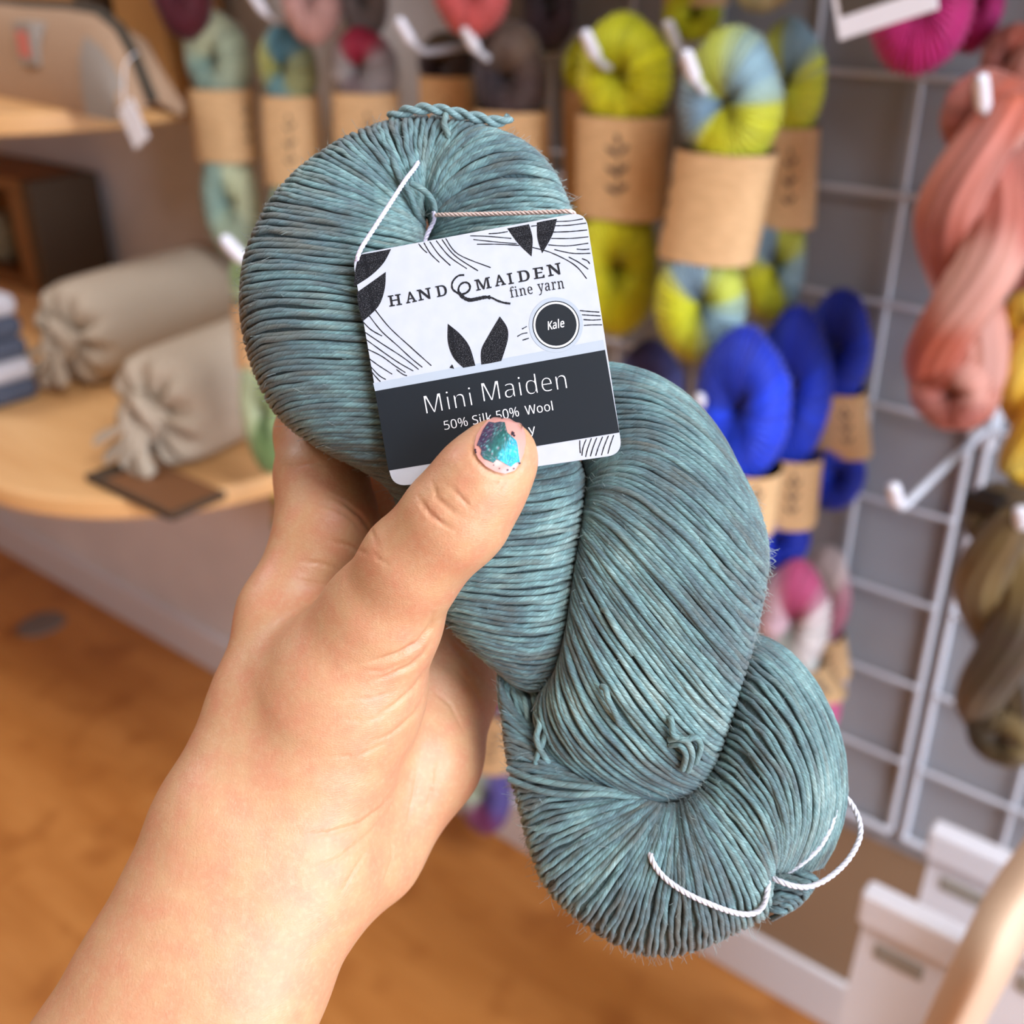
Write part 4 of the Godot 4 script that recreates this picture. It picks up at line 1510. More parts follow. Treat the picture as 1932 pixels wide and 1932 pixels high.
func display() -> void:
	var by := mat("bulk_yarn", Color.WHITE, 0.62, true)
	by.rim_enabled = true
	by.rim = 0.4
	mat("kraft_paper", srgb(230, 190, 138), 0.75)
	M.kraft_paper.albedo_texture = noise_tex(256, 0.05, srgb(228, 224, 218), Color.WHITE, 9)
	mat("grey_print", srgb(74, 66, 56), 0.7)
	mat("white_wire", srgb(214, 218, 224), 0.35)
	mat("white_tip", srgb(238, 240, 246), 0.4)

	# wire grid: two panels side by side, the joint is the double upright
	var foot := on_wall(1686, 1568, 0.012)
	for side in 2:
		var s0 := foot.x - (0.63 if side == 0 else -0.012)
		var s1 := foot.x + (-0.004 if side == 0 else 0.9)
		var g := thing("wire_grid_panel", "white wire grid panel carrying the %s" % ("yellow and blue skeins" if side == 0 else "rust, magenta and olive skeins at the right"), "grid panel", wall_at(Vector3(s0, foot.y, 0.012)), "display grid panels")
		var n := int((s1 - s0) / 0.1)
		var tall := 1.35
		for k in n + 2:
			var x := (s1 - s0) - minf(k * 0.1, s1 - s0) if side == 0 else minf(k * 0.1, s1 - s0)
			wire(g, Vector3(x, 0, 0), Vector3(x, tall, 0), 0.0042 if k == 0 or k == n + 1 else 0.0027)
		for k in 14:
			wire(g, Vector3(0, k * 0.1, 0.004), Vector3(s1 - s0, k * 0.1, 0.004), 0.0042 if k == 0 else 0.0027)
	# grey board behind the grid; below it a thin panel colours the wall taupe
	var bk := box_part("trim_3", Vector3(foot.x - 0.64, foot.y - 0.03, 0.0), Vector3(1.69, 1.4, 0.006), 0.002, mat("grey_board", srgb(154, 158, 163), 0.8), self)
	bk.transform = WALL * Transform3D(Basis.IDENTITY, bk.position)
	struct(bk, "grey painted board behind the wire grid", "board")
	var lowc := on_wall(1060, 1500, 0.0)
	var pn := box_part("trim_1", Vector3(lowc.x, 0.06, 0.0), Vector3(1.69, foot.y - 0.03, 0.006), 0.002, M.taupe_tone, self)
	pn.transform = WALL * Transform3D(Basis.IDENTITY, pn.position)
	struct(pn, "taupe panel on the wall below the wire grid", "board")

	var yellow := [lin(222, 222, 10), lin(205, 208, 14), lin(232, 230, 30)]
	var limeblue := [lin(214, 220, 50), lin(150, 186, 196), lin(196, 206, 80), lin(140, 170, 186), lin(222, 222, 30)]
	var palelime := [lin(200, 214, 120), lin(176, 206, 200), lin(206, 212, 80)]
	var sage := [lin(176, 190, 160), lin(204, 210, 170), lin(150, 176, 158)]
	var sea := [lin(160, 164, 110), lin(92, 148, 164), lin(178, 178, 96), lin(126, 170, 170)]
	var berry := [lin(150, 140, 136), lin(168, 24, 60), lin(186, 176, 170), lin(140, 120, 120)]
	var bark := [lin(70, 54, 48), lin(96, 76, 50), lin(60, 44, 54)]
	var umber := [lin(82, 62, 58), lin(110, 88, 72), lin(58, 44, 48)]
	var cobalt := [lin(8, 58, 212), lin(6, 44, 176), lin(14, 70, 228)]
	var rust := [lin(176, 96, 78), lin(208, 150, 132), lin(184, 92, 66), lin(196, 124, 108)]
	var olive := [lin(98, 76, 36), lin(120, 98, 52), lin(74, 56, 28)]
	var pinkw := [lin(226, 220, 216), lin(206, 90, 136), lin(232, 196, 204), lin(200, 206, 198)]
	var magenta := [lin(190, 14, 112), lin(168, 8, 96), lin(204, 30, 126)]

	# middle row, from the left
	banded("banded_skein", "pale sage green skein in a kraft paper band beside the shelves", 418, 20, 165, 300, 480, 130, 0.10, sage, 0.1, 0.35, 0.9, 14)
	banded("banded_skein", "olive and sea blue skein in a kraft paper band", 548, 45, 178, 345, 520, 118, 0.10, sea, 0.35, 0.3, 0.2, 8)
	banded("banded_skein", "grey and crimson skein in a kraft paper band", 690, 50, 172, 350, 520, 134, 0.10, berry, 0.2, 0.3, 0.25, 6)
	banded("banded_skein", "brown skein in a kraft paper band, partly behind the teal skein's top", 842, 60, 142, 330, 500, 110, 0.06, bark, 0.6, 0.3, 0.2, 4)
	banded("banded_skein", "dark umber skein in a pale band above the paper label", 965, 40, 206, 390, 560, 150, 0.12, umber, 0.9, 0.25, 0.2, 4)
	banded("banded_skein", "bright yellow skein in a kraft paper band with a sprig print", 1176, 22, 214, 404, 636, 186, 0.13, yellow, 0.2, 0.2, 0.1, -4)
	banded("banded_skein", "second yellow skein, mostly hidden behind the bright yellow one", 1118, 60, 165, 380, 590, 120, 0.05, yellow, 0.4, 0.2, 0.1, 0)
	banded("banded_skein", "lime and ice blue skein in a kraft paper band", 1372, 48, 282, 484, 686, 200, 0.17, limeblue, 0.62, 0.15, -0.75, -38)
	banded("banded_skein", "lime and slate blue skein behind, its band half hidden", 1478, 30, 236, 424, 610, 140, 0.08, limeblue, 0.15, 0.2, 0.25, -8)
	banded("banded_skein", "yellow skein at the top edge between the yellow and lime ones", 1312, -130, -60, 10, 80, 130, 0.06, yellow, 0.3, 0.2, 0.2, 0)
	# lower row
	banded("banded_skein", "cobalt blue skein in a kraft band, nearest of the three blues", 1390, 610, 872, 985, 1080, 180, 0.20, cobalt, 0.2, 0.15, 0.5, -14)
	banded("banded_skein", "cobalt blue skein in the middle of the three blues", 1480, 570, 850, 975, 1070, 150, 0.11, cobalt, 0.5, 0.2, 0.3, -12)
	banded("banded_skein", "cobalt blue skein, rearmost and rightmost of the three blues", 1570, 540, 730, 850, 965, 130, 0.065, cobalt, 0.7, 0.2, 0.3, 10)
	banded("banded_skein", "periwinkle and violet skein peeping out right of the label", 1226, 640, 780, 900, 1040, 130, 0.1, [lin(96, 104, 170), lin(70, 66, 120), lin(130, 140, 190)], 0.3, 0.2, 0.2, 0)
	banded("banded_skein", "white and pink skein below the blue ones", 1490, 1050, 1240, 1300, 1390, 130, 0.13, pinkw, 0.3, 0.2, 0.6, 40)
	banded("banded_skein", "rose and cream skein behind the white and pink one", 1545, 1025, 1190, 1265, 1345, 100, 0.055, [lin(196, 120, 140), lin(224, 206, 200), lin(170, 50, 90)], 0.7, 0.2, 0.2, 10)
	banded("banded_skein", "soft green skein in a kraft band left of the hand", 486, 470, 570, 690, 880, 104, 0.42, [lin(112, 138, 80), lin(140, 160, 106), lin(176, 184, 140)], 0.2, 0.3, 0.6, 10)
	banded("banded_skein", "blue and yellow skein peeping out behind the index finger", 560, 890, 950, 975, 1010, 96, 0.06, [lin(34, 50, 140), lin(206, 196, 24)], 0.1, 0.3, 0.2, 0)
	banded("banded_skein", "plum and green skein seen between palm and yarn", 940, 1190, 1330, 1430, 1560, 120, 0.09, [lin(140, 60, 110), lin(90, 80, 150), lin(180, 190, 160)], 0.5, 0.25, 0.2, -20)
	# top row, cut by the frame
	banded("banded_skein", "burgundy skein at the top beside the shelf", 342, -300, -190, -95, 74, 132, 0.13, [lin(92, 8, 28), lin(74, 4, 22)], 0.3, 0.3, 0.2, 0)
	banded("banded_skein", "dusty pink skein at the top edge", 588, -300, -160, -70, 84, 132, 0.13, [lin(206, 160, 148), lin(188, 142, 134)], 0.2, 0.3, 0.2, 0)
	banded("banded_skein", "grey skein at the top edge above the crimson one", 688, -300, -160, -70, 78, 110, 0.08, [lin(120, 112, 110), lin(138, 130, 126)], 0.2, 0.3, 0.2, 0)
	banded("banded_skein", "coral red skein at the top edge", 892, -320, -190, -90, 72, 170, 0.16, [lin(204, 90, 86), lin(186, 74, 74)], 0.2, 0.3, 0.2, 0)
	banded("banded_skein", "plum brown skein hanging above the dark umber one", 1040, -220, -120, -40, 100, 120, 0.05, [lin(78, 54, 58), lin(60, 44, 44)], 0.2, 0.3, 0.2, 0)
	banded("banded_skein", "straw and grey skein at the top edge", 1450, -320, -200, -120, 26, 160, 0.12, [lin(206, 196, 150), lin(150, 140, 120)], 0.2, 0.2, 0.2, 0)
	var mg := banded("banded_skein", "magenta skein with a paper tag at the top right", 1760, -330, -200, -110, 148, 226, 0.16, magenta, 0.3, 0.0, 0.2, 0)
	banded("banded_skein", "second magenta skein, half hidden behind the tagged one", 1860, -300, -170, -80, 105, 120, 0.06, magenta, 0.1, 0.0, 0.2, 0)
	# right side
	twisted("twisted_skein", "rust and rose hand-dyed skein twisted into a rope", 1876, 150, 806, 205, 0.16, rust, 0.5, 0.95, 1790)
	twisted("twisted_skein", "second rust skein, half hidden behind the rust and rose rope", 1925, 60, 560, 150, 0.08, rust, 0.2, 0.9, 1925)
	twisted("twisted_skein", "golden yellow skein at the right edge", 1955, 560, 930, 130, 0.12, [lin(226, 176, 30), lin(240, 206, 80)], 0.3, 0.9, 1945)
	twisted("twisted_skein", "olive brown skein hanging low at the right edge", 1905, 930, 1432, 172, 0.15, olive, 0.9, 0.9, 1886)

	# loose tags and pegs
	for q in [[1140, 128, 0.16, "white peg in front of the bright yellow skein"], [1326, 172, 0.2, "white peg in front of the lime and ice blue skein"], [1862, 226, 0.18, "white peg in front of the rust and rose rope"],
			[796, 98, 0.16, "bare white peg left of the coral skein"], [916, 112, 0.15, "white peg below the coral skein"], [1348, 790, 0.2, "white peg in front of the nearest cobalt skein"],
			[1702, 958, 0.22, "long bare white peg on the empty part of the grid"], [486, 505, 0.44, "long white peg holding the soft green skein by the shelf"], [520, 42, 0.14, "white peg between sage and pink skeins"], [1932, 1000, 0.16, "white peg at the right edge by the olive brown skein"], [1290, 110, 0.1, "white peg between the yellow and lime skeins"]]:
		peg(q[0], q[1], q[2], q[3])
	var tp := on_wall(1668, 6, 0.25)
	var pt := thing("paper_tag", "white paper tag with black print on the magenta skein", "tag", WALL * Transform3D(Basis(Vector3.BACK, 0.32), tp))
	box_part("tag_card", Vector3(-0.034, -0.014, -0.0006), Vector3(0.034, 0.05, 0.0006), 0.0005, M.white_tip, pt)
	box_part("printed_bar", Vector3(-0.03, 0.0, 0.0006), Vector3(0.03, 0.022, 0.0009), 0.0001, M.grey_print, pt)
	var cl := on_wall(1848, 950, 0.17)
	var ck := thing("black_clip", "small black clip beside the olive brown skein", "clip", wall_at(cl))
	box_part("clip_body", Vector3(-0.012, -0.009, -0.005), Vector3(0.016, 0.009, 0.005), 0.003, mat("black_plastic", srgb(16, 15, 15), 0.4), ck)
	box_part("clip_lever", Vector3(-0.004, 0.008, -0.004), Vector3(0.02, 0.014, 0.004), 0.002, M.black_plastic, ck)

func wire(parent: Node, a: Vector3, b: Vector3, r: float) -> void:
	var cy := CylinderMesh.new()
	cy.top_radius = r; cy.bottom_radius = r; cy.height = a.distance_to(b)
	cy.radial_segments = 8; cy.rings = 1
	var o := put("wire", cy, M.white_wire, parent)
	o.position = (a + b) * 0.5
	if absf(b.x - a.x) > absf(b.y - a.y):
		o.rotation.z = PI * 0.5

# ---------------------------------------------------------------- shelves on the left and bags at the lower right
func shelf(called: String, label: String, top: float, thick: float, s0: float, s1: float, deep: float, r: float) -> Node3D:
	var o := thing(called, label, "shelf", wall_at(Vector3(s1, top - thick, 0)), "rounded wooden wall shelves")
	var ring := PackedVector2Array([Vector2(s0 - s1, 0.002), Vector2(s0 - s1, deep)])
	for k in 17:
		var a := PI * 0.5 * (1.0 - k / 16.0)
		ring.append(Vector2(-r + cos(a) * r, deep - r + sin(a) * r))
	ring.append(Vector2(0, 0.002))
	put("board", slab(ring, 0.0, thick, 0.004), M.shelf_wood, o)
	for x in [0.25, 0.9]:
		var b := put("bracket", rounded_box(Vector3(0.3, 0.02, 0.03), 0.003), M.shelf_wood, o)
		b.position = Vector3(-x - 0.1, -0.01, 0.017)
	return o

func linen_roll(label: String, near: Vector3, r: float, long: float, dir: Vector3, sd: float) -> void:
	# lies along dir (in wall axes), near end towards the camera; cloth gathered and knotted at the near end
	var z := -dir.normalized()
	var x := Vector3.UP.cross(z).normalized()
	var o := thing("linen_roll", label, "fabric roll", WALL * Transform3D(Basis(x, z.cross(x), z), near - Vector3(0, r, 0)), "linen rolls on the lower shelf")
	var mb := MB.new()
	var prof := [[0.0, -0.012], [0.12, -0.010], [0.2, 0.004], [0.45, 0.012], [0.78, 0.012], [0.93, 0.004], [0.99, -0.012], [1.0, -0.04], [1.0, -long * 0.5], [1.0, -long + 0.02], [0.9, -long], [0.0, -long]]
	var cols := 56
	for q in prof:
		for j in cols + 1:
			var a := TAU * j / cols
			var fold := 0.0
			if q[1] > -0.011:
				fold = 0.006 * sin(a * 9.0 + sd) + 0.005 * noise.get_noise_2d(cos(a) * 3.0 + sd, sin(a) * 3.0)
			var rr: float = r * q[0] * (1.0 + 0.012 * noise.get_noise_2d(a * 1.3, q[1] * 20.0 + sd))
			mb.vert(Vector3(cos(a) * rr, sin(a) * rr + r, q[1] + fold), Color.WHITE, Vector2(j * 0.1, q[1] * 10.0))
	mb.stitch(0, prof.size(), cols + 1, false)
	var lay := put("rolled_cloth", mb.mesh(), M.linen, o)
	# knot and ragged tails
	var kn := MB.new()
	for k in 3:
		var pts := PackedVector3Array(); var rr := PackedFloat32Array(); var cc := PackedColorArray()
		for q in 13:
			var a := TAU * q / 12.0
			pts.append(Vector3(cos(a) * 0.018, r + sin(a) * 0.018 * (0.6 + 0.3 * k), 0.012 + 0.008 * k + sin(a * 2.0) * 0.006))
			rr.append(0.008); cc.append(Color.WHITE)
		kn.tube(pts, rr, cc, 8)
	put("knot", kn.mesh(), M.linen, o)
	for k in 5:
		var tm := MB.new()
		var a := -PI * 0.5 + (k - 2.4) * 0.34 - 0.25
		var drop := r * rng.randf_range(0.85, 1.1)
		var d := Vector3(cos(a), sin(a), 0)
		var pts := spline([Vector3(0, r, 0.02), Vector3(0, r, 0.034) + d * drop * 0.25, Vector3(0, r, 0.04) + d * drop * 0.55 + Vector3(0.006 * sin(k), 0, 0), Vector3(0, r, 0.045) + d * drop * 0.86], 5)
		for q in pts.size():
			pts[q].y = maxf(pts[q].y, 0.006)
		var rr := PackedFloat32Array(); var cc := PackedColorArray()
		for q in pts.size():
			rr.append(0.006 + 0.008 * q / pts.size())
			cc.append(Color.WHITE)
		tm.tube(pts, rr, cc, 8, 0.01, true, 0.35)
		put("cloth_tail", tm.mesh(), M.linen, o)

func shelves() -> void:
	var lt := func(u: float, w: float) -> Color:
		var g := 0.5 + 0.3 * sin(u * TAU * 40.0) * sin(w * TAU * 40.0) + 0.4 * noise.get_noise_2d(u * 30.0, w * 90.0)
		return srgb(196, 180, 158).lerp(srgb(158, 140, 116), clampf(g, 0, 1))
	mat("linen", Color.WHITE, 0.9)
	M.linen.albedo_texture = texture(128, 128, lt)
	M.linen.uv1_triplanar = true
	M.linen.uv1_scale = Vector3(8, 8, 8)
	mat("tan_linen", srgb(200, 164, 130), 0.9)
	M.tan_linen.albedo_texture = noise_tex(256, 0.12, Color(0.72, 0.72, 0.72), Color.WHITE, 31)
	M.tan_linen.uv1_triplanar = true
	M.tan_linen.uv1_scale = Vector3(8, 8, 8)
	mat("grey_linen", srgb(150, 140, 128), 0.9)
	mat("zip_tape", srgb(60, 52, 38), 0.7)
	mat("dark_wood", srgb(70, 50, 28), 0.6)
	mat("box_wood", srgb(176, 122, 62), 0.6)
	mat("leather", srgb(120, 76, 40), 0.6)
	mat("dark_leather", srgb(66, 50, 32), 0.6)
	mat("tag_white", srgb(236, 236, 238), 0.6)
	mat("coral_print", srgb(206, 112, 98), 0.7)

	# lower shelf
	var fr := on_wall(120, 1000, 0.56)
	var low_top := fr.y + 0.008
	var e1 := on_level(518, 900, low_top)
	shelf("wooden_shelf", "lower rounded wooden shelf carrying the linen rolls", low_top, 0.024, -3.3, e1.x, 0.56, 0.25)
	# upper shelf
	var fu := on_wall(60, 318, 0.42)
	var up_top := fu.y + 0.026
	var e2 := on_level(352, 188, up_top)
	shelf("wooden_shelf", "upper rounded wooden shelf carrying the linen pouch", up_top, 0.026, -3.3, e2.x, 0.42, 0.26)

	# two rolls, the near end of each found on the shelf
	var heading := WALL.basis.inverse() * Vector3(sin(deg_to_rad(30)), 0, -cos(deg_to_rad(30)))
	var na := on_level(160, 725, low_top)
	var ra := 98.0 * depth_of(na) / F
	linen_roll("grey linen roll with knotted end, the left one", na + Vector3(0, ra, 0), ra, 0.26, heading, 0.0)
	var nb := on_level(318, 878, low_top)
	var rb := 112.0 * depth_of(nb) / F
	linen_roll("beige linen roll with knotted end, the right one nearest the shelf rim", nb + Vector3(0, rb, 0), rb, 0.26, heading, 2.0)

	# brown folder lying on the shelf
	var c0 := on_level(168, 908, low_top); var c1 := on_level(262, 868, low_top); var c2 := on_level(412, 932, low_top); var c3 := on_level(330, 988, low_top)
	var mid := (c0 + c1 + c2 + c3) * 0.25
	var ex := ((c2 - c1) + (c3 - c0)) * 0.5
	var ez := ((c0 - c1) + (c3 - c2)) * 0.5
	var fb := Basis(ex.normalized(), Vector3.UP, ex.normalized().cross(Vector3.UP))
	var note := thing("leather_notebook", "small brown leather notebook lying on the lower shelf", "notebook", WALL * Transform3D(fb, mid))
	var hx := ex.length() * 0.5; var hz := absf(ez.dot(fb.z)) * 0.5
	box_part("cover", Vector3(-hx * 0.62, 0.0, -hz), Vector3(hx, 0.008, hz * 0.94), 0.002, M.leather, note)
	box_part("spine", Vector3(-hx, 0.0, -hz), Vector3(-hx * 0.62, 0.009, hz * 0.94), 0.003, M.dark_leather, note)
	box_part("edge_binding", Vector3(-hx, 0.0, hz * 0.94), Vector3(hx, 0.0085, hz), 0.002, M.dark_leather, note)
	box_part("edge_binding", Vector3(hx, 0.0, -hz), Vector3(hx + 0.006, 0.0085, hz), 0.002, M.dark_leather, note)

	# folded cloth at the left edge
	var fc := on_level(20, 775, low_top)
	var cloth := thing("folded_cloth", "navy and white folded cloth at the left edge of the lower shelf", "cloth", wall_at(fc))
	mat("navy_cloth", srgb(74, 80, 94), 0.9)
	mat("white_cloth", srgb(190, 186, 188), 0.9)
	for k in 5:
		var y := k * 0.026
		box_part("fold", Vector3(-0.24, y, -0.05), Vector3(-0.012 - 0.003 * k, y + 0.027, 0.05), 0.011, M.white_cloth if k == 4 or k == 1 else M.navy_cloth, cloth)

	# open box standing behind the rolls
	var bx := on_wall(128, 500, 0.1)
	var tall := on_wall(100, 338, 0.1).y - low_top
	var wb := thing("wooden_box", "brown open wooden box standing behind the linen rolls", "box", wall_at(Vector3(bx.x, low_top, 0.02)))
	box_part("side_panel", Vector3(-0.03, 0, 0), Vector3(0.0, tall, 0.12), 0.003, M.dark_wood, wb)
	box_part("side_panel", Vector3(-0.36, 0, 0), Vector3(-0.33, tall, 0.12), 0.003, M.dark_wood, wb)
	box_part("back_panel", Vector3(-0.33, 0, 0), Vector3(-0.03, tall, 0.02), 0.003, M.brown_wood, wb)
	box_part("top_panel", Vector3(-0.33, tall - 0.02, 0), Vector3(-0.03, tall, 0.12), 0.003, M.brown_wood, wb)
	box_part("bottom_panel", Vector3(-0.33, 0, 0), Vector3(-0.03, 0.02, 0.12), 0.003, M.brown_wood, wb)
	box_part("stile", Vector3(-0.075, 0.02, 0.09), Vector3(-0.03, tall - 0.02, 0.12), 0.004, M.brown_wood, wb)
	var ball := on_wall(28, 470, 0.08)
	var yb := thing("cream_yarn_ball", "pale cream ball of yarn inside the wooden box", "yarn", wall_at(Vector3(ball.x, low_top + 0.02, 0.082)))
	var cb := put("wound_yarn", coil(Vector3(0.042, 0.042, 0.036), [lin(150, 142, 112), lin(170, 160, 130)], 0.4, 30), M.bulk_yarn, yb)
	cb.position.y = 0.042

	# linen pouch on the upper shelf, turned a little away from the wall
	var pr := on_level(222, 232, up_top)
	var pl := on_level(0, 184, up_top)
	var px := (pr - pl).normalized()
	var pouch := thing("linen_pouch", "boxy tan linen pouch with a dark zip on the upper shelf", "pouch", WALL * Transform3D(Basis(px, Vector3.UP, px.cross(Vector3.UP)), pr))
	var htop := 178.0 * depth_of(pr) / F * 1.05
	var pm := MB.new()
	# cross profile along the length: wide base, narrow top where the zip runs
	var secs := [[-0.42, 1.0], [-0.30, 1.0], [-0.16, 1.0], [-0.08, 0.97], [-0.035, 0.84], [-0.01, 0.62], [0.002, 0.45]]
	var shape := [Vector2(0.0, 0.006), Vector2(0.012, 0.0), Vector2(0.014, 0.3), Vector2(0.008, 0.62), Vector2(-0.01, 0.86), Vector2(-0.03, 1.0), Vector2(-0.055, 1.0), Vector2(-0.085, 0.86), Vector2(-0.11, 0.6), Vector2(-0.12, 0.3), Vector2(-0.116, 0.0)]
	for s in secs:
		for q in shape:
			pm.vert(Vector3(s[0], q.y * htop * s[1], q.x * 0.62 - 0.01 + 0.006 * noise.get_noise_2d(s[0] * 12.0, q.y * 3.0)), Color.WHITE)
	for r in secs.size() - 1:
		for k in shape.size() - 1:
			var i0 := r * shape.size() + k
			pm.tri(i0, i0 + 1, i0 + shape.size()); pm.tri(i0 + 1, i0 + 1 + shape.size(), i0 + shape.size())
	var c_end := pm.vert(Vector3(0.01, 0.2 * htop, -0.045))
	var e0 := (secs.size() - 1) * shape.size()
	for k in shape.size() - 1:
		pm.tri(e0 + k, e0 + k + 1, c_end)
	put("pouch_body", pm.mesh(), M.tan_linen, pouch)
	var gm := MB.new()
	for s in [[-0.075, 0.93], [-0.04, 0.82], [-0.012, 0.62], [0.004, 0.44]]:
		for q in [[0.014, 0.02], [0.015, 0.3], [0.009, 0.62], [-0.008, 0.84]]:
			gm.vert(Vector3(s[0], q[1] * htop * s[1], q[0] * 0.62 - 0.006))
	for r in 3:
		for k in 3:
			var i0 := r * 4 + k
			gm.tri(i0, i0 + 1, i0 + 4); gm.tri(i0 + 1, i0 + 5, i0 + 4)
	put("grey_end_panel", gm.mesh(), M.grey_linen, pouch)
	var zp := MB.new()
	var zpath := PackedVector3Array()
	for s in secs:
		zpath.append(Vector3(s[0] + 0.001, htop * s[1] + 0.001, -0.036))
	zpath.append(Vector3(0.014, htop * 0.2, -0.04))
	var zr := PackedFloat32Array(); var zc := PackedColorArray()
	for q in zpath.size():
		zr.append(0.007); zc.append(Color.WHITE)
	zp.tube(zpath, zr, zc, 8)
	put("zip", zp.mesh(), M.zip_tape, pouch)
	box_part("sewn_label", Vector3(-0.245, htop * 0.42, -0.02), Vector3(-0.19, htop * 0.42 + 0.05, 0.004), 0.002, M.grey_linen, pouch)
	box_part("label_print", Vector3(-0.236, htop * 0.42 + 0.01, -0.01), Vector3(-0.204, htop * 0.42 + 0.04, 0.005), 0.001, M.coral_print, pouch)
	# price tag on a thread over the shelf rim
	var tg := on_wall(252, 234, pr.z + 0.035)
	var pt := thing("price_tag", "small white price tag dangling from the linen pouch", "tag", WALL * Transform3D(Basis(Vector3.BACK, 0.5), tg))
	box_part("tag_card", Vector3(-0.016, -0.022, -0.0008), Vector3(0.016, 0.022, 0.0008), 0.0006, M.tag_white, pt)
	var th := MB.new()
	th.tube(spline([Vector3(-0.004, 0.02, 0), Vector3(-0.006, 0.04, -0.01), Vector3(-0.012, 0.07, -0.03), Vector3(-0.02, 0.085, -0.055)], 5), PackedFloat32Array(range(16).map(func(_q): return 0.0009)), PackedColorArray(range(16).map(func(_q): return Color.WHITE)), 6)
	put("thread", th.mesh(), M.tag_white, pt)

	# wooden block, and a dark strip standing in for the gap behind the pouch
	var wl := on_wall(246, 110, 0.1); var wr := on_wall(356, 120, 0.1)
	var blk := thing("wooden_caddy", "tan wooden box standing beside the linen pouch", "box", wall_at(Vector3(wl.x, up_top, 0.02)))
	var ww := wr.x - wl.x - 0.02
	box_part("front_panel", Vector3(0, 0, 0.08), Vector3(ww, 0.24, 0.095), 0.002, M.box_wood, blk)
	box_part("back_panel", Vector3(0, 0, 0), Vector3(ww, 0.24, 0.015), 0.002, M.box_wood, blk)
	box_part("side_panel", Vector3(0, 0, 0.015), Vector3(0.012, 0.24, 0.08), 0.002, M.box_wood, blk)
	box_part("side_panel", Vector3(ww - 0.012, 0, 0.015), Vector3(ww, 0.24, 0.08), 0.002, M.box_wood, blk)
	box_part("bottom_panel", Vector3(0.012, 0, 0.015), Vector3(ww - 0.012, 0.012, 0.08), 0.002, M.box_wood, blk)
	var dl := on_wall(150, 100, 0.06)
	var db := thing("wooden_box", "ochre wooden box with a dark strip filling the gap beside it at the back of the upper shelf", "box", wall_at(Vector3(dl.x - 0.1, up_top, 0.02)))
	box_part("body", Vector3(-0.1, 0, 0), Vector3(0.17, 0.25, 0.08), 0.003, M.box_wood, db)
	box_part("dark_gap_strip", Vector3(0.17, 0, 0), Vector3(0.205, 0.25, 0.08), 0.003, M.dark_wood, db)

	# flat grey felt disc lost on the floor
	var fl := on_level(78, 1180, 0.0)
	var disc := PackedVector2Array()
	for k in 24:
		disc.append(Vector2.from_angle(TAU * k / 24) * Vector2(0.042, 0.05) * (1.0 + 0.08 * noise.get_noise_2d(cos(TAU * k / 24.0), sin(TAU * k / 24.0))))
	var fd := put("felt_disc", slab(disc, 0.0, 0.006, 0.002), mat("grey_felt", srgb(122, 108, 96), 0.95), self)
	fd.transform = wall_at(fl)
	tag(fd, "small grey felt disc lying on the wooden floor", "disc")

	bags()

func paper_bag(label: String, x0: float, y0: float, x1: float, y1: float, out: float, deep: float) -> void:
	# standing on the floor; top front corners given in photo pixels
	var a := on_wall(x0, y0, out); var b := on_wall(x1, y1, out)
	var wide := b.x - a.x
	var tall := (a.y + b.y) * 0.5
	var o := thing("paper_bag", label, "bag", wall_at(Vector3(a.x, 0, out)), "white paper bags on the floor")
	# the front leans back to the pinched top; kraft gussets close the sides
	var top_z := -deep * 0.75
	var front := MB.new()
	front.quad(Vector3(0, 0, 0), Vector3(0, tall, top_z), Vector3(wide, tall, top_z), Vector3(wide, 0, 0))
	put("front_panel", front.mesh(), M.bag_white, o)
	var back := MB.new()
	back.quad(Vector3(wide, 0, -deep), Vector3(wide, tall, top_z - 0.004), Vector3(0, tall, top_z - 0.004), Vector3(0, 0, -deep))
	put("back_panel", back.mesh(), M.bag_white, o)
	for x in [0.0, wide]:
		var g := MB.new()
		var fold := 0.014 if x == 0.0 else -0.014
		var a0 := Vector3(x, 0, 0); var a1 := Vector3(x, 0, -deep); var a2 := Vector3(x, tall, top_z); var mid := Vector3(x + fold, 0, -deep * 0.5)
		var k := g.v.size()
		for v in [a0, mid, a2, mid, a1, a2]:
			g.vert(v)
		g.tri(k, k + 1, k + 2); g.tri(k + 3, k + 4, k + 5)
		put("side_gusset", g.mesh(), M.bag_kraft, o)
	var hem := box_part("top_hem", Vector3(-0.004, tall - 0.03, top_z - 0.008), Vector3(wide + 0.004, tall + 0.004, top_z + 0.012), 0.004, M.bag_white, o)
	var s := put("handle_slot", rounded_box(Vector3(wide * 0.5, 0.014, 0.004), 0.0018), M.bag_shade, o)
	var lean := atan2(-top_z, tall)
	s.position = Vector3(wide * 0.42, tall - 0.052, top_z * (tall - 0.052) / tall)
	s.rotation.x = -lean

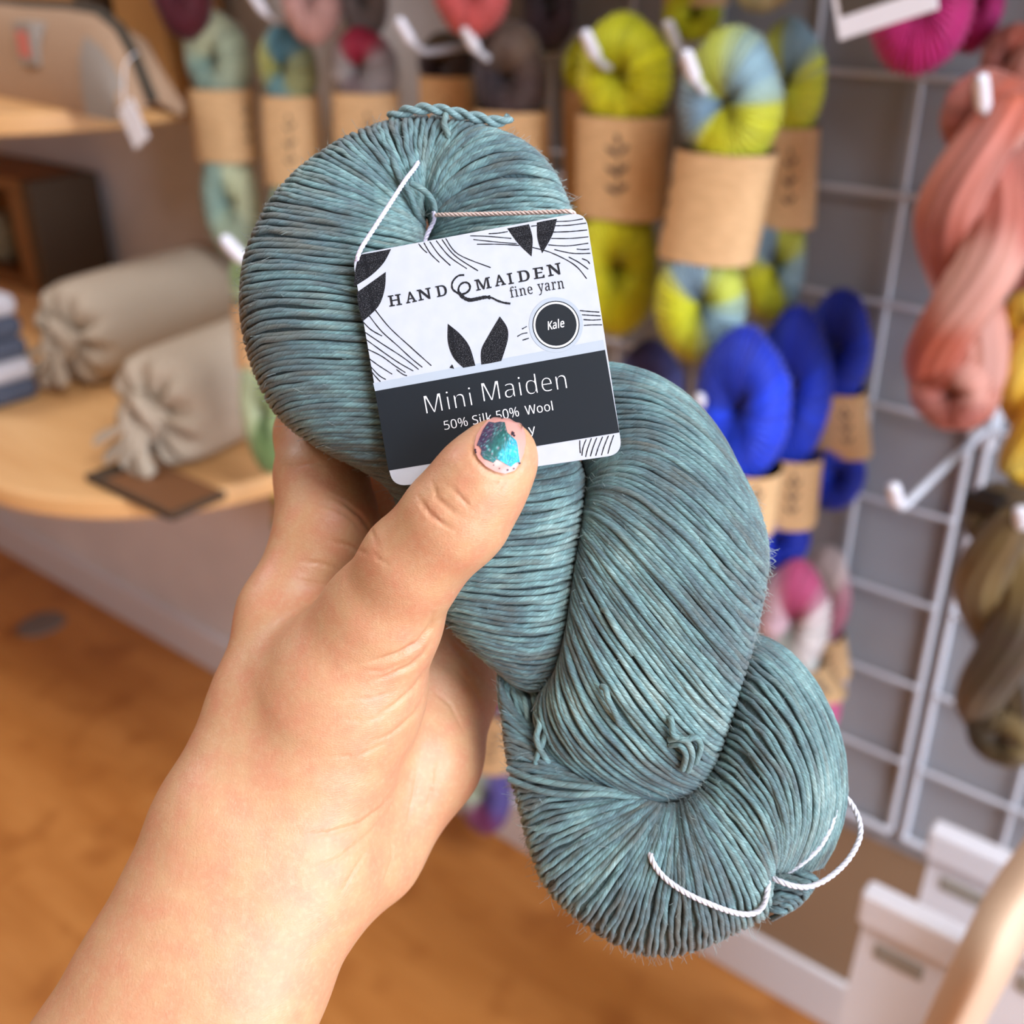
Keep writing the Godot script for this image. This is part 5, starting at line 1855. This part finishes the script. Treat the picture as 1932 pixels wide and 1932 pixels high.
func bags() -> void:
	mat("bag_white", srgb(226, 224, 226), 0.7)
	mat("bag_kraft", srgb(182, 138, 96), 0.8)
	mat("bag_shade", srgb(150, 142, 128), 0.85)
	mat("red_wood", srgb(122, 52, 26), 0.6)
	mat("strap_leather", srgb(222, 190, 158), 0.6)
	paper_bag("white paper bag with handle slot, the one nearer the corner", 1565, 1812, 1775, 1872, 0.42, 0.10)
	paper_bag("white paper bag with handle slot, the one farther back", 1712, 1662, 1905, 1712, 0.28, 0.09)
	paper_bag("white paper bag at the lower right corner, cut by the frame", 1850, 1880, 2080, 1950, 0.46, 0.10)
	# red stained crate between the bags
	var p := on_wall(1676, 1735, 0.31)
	var q := on_wall(1770, 1850, 0.34)
	var cr := thing("red_crate", "red-brown stained wooden crate standing between the white bags", "crate", wall_at(Vector3(p.x, 0, 0.30)))
	box_part("corner_post", Vector3(0, 0, 0), Vector3(0.014, p.y, 0.014), 0.002, M.red_wood, cr)
	box_part("rail", Vector3(0.014, q.y, 0.0), Vector3(0.24, q.y + 0.016, 0.012), 0.002, M.red_wood, cr)
	box_part("rail", Vector3(0.014, 0.05, 0.0), Vector3(0.24, 0.07, 0.012), 0.002, M.red_wood, cr)
	box_part("corner_post", Vector3(0.24, 0, 0), Vector3(0.254, p.y, 0.014), 0.002, M.red_wood, cr)
	var knob := SphereMesh.new(); knob.radius = 0.011; knob.height = 0.022
	var kb := put("knob", knob, M.dark_leather, cr)
	kb.position = Vector3(0.014, p.y, 0.007)
	# broad tan strap slung across the bags
	var strap := thing("leather_strap", "broad pale tan leather strap slung diagonally across the bags", "strap", wall_at(on_wall(1790, 1960, 0.5)))
	var a := on_wall(1760, 2010, 0.5); var b := on_wall(1850, 1830, 0.53); var c := on_wall(1925, 1690, 0.5); var d := on_wall(2040, 1540, 0.46)
	var mb := MB.new()
	var path := spline([a - a, b - a, c - a, d - a], 8)
	var rr := PackedFloat32Array(); var cc := PackedColorArray()
	for k in path.size():
		rr.append(0.016); cc.append(Color.WHITE)
	mb.tube(path, rr, cc, 14, 0.02, true, 0.35)
	var so := put("strap_band", mb.mesh(), M.strap_leather, strap)
	so.position = Vector3.ZERO
	strap.transform = wall_at(a)

func _ready() -> void:
	setup()
	room()
	display()
	shelves()
	hand()
	skein()
	card()
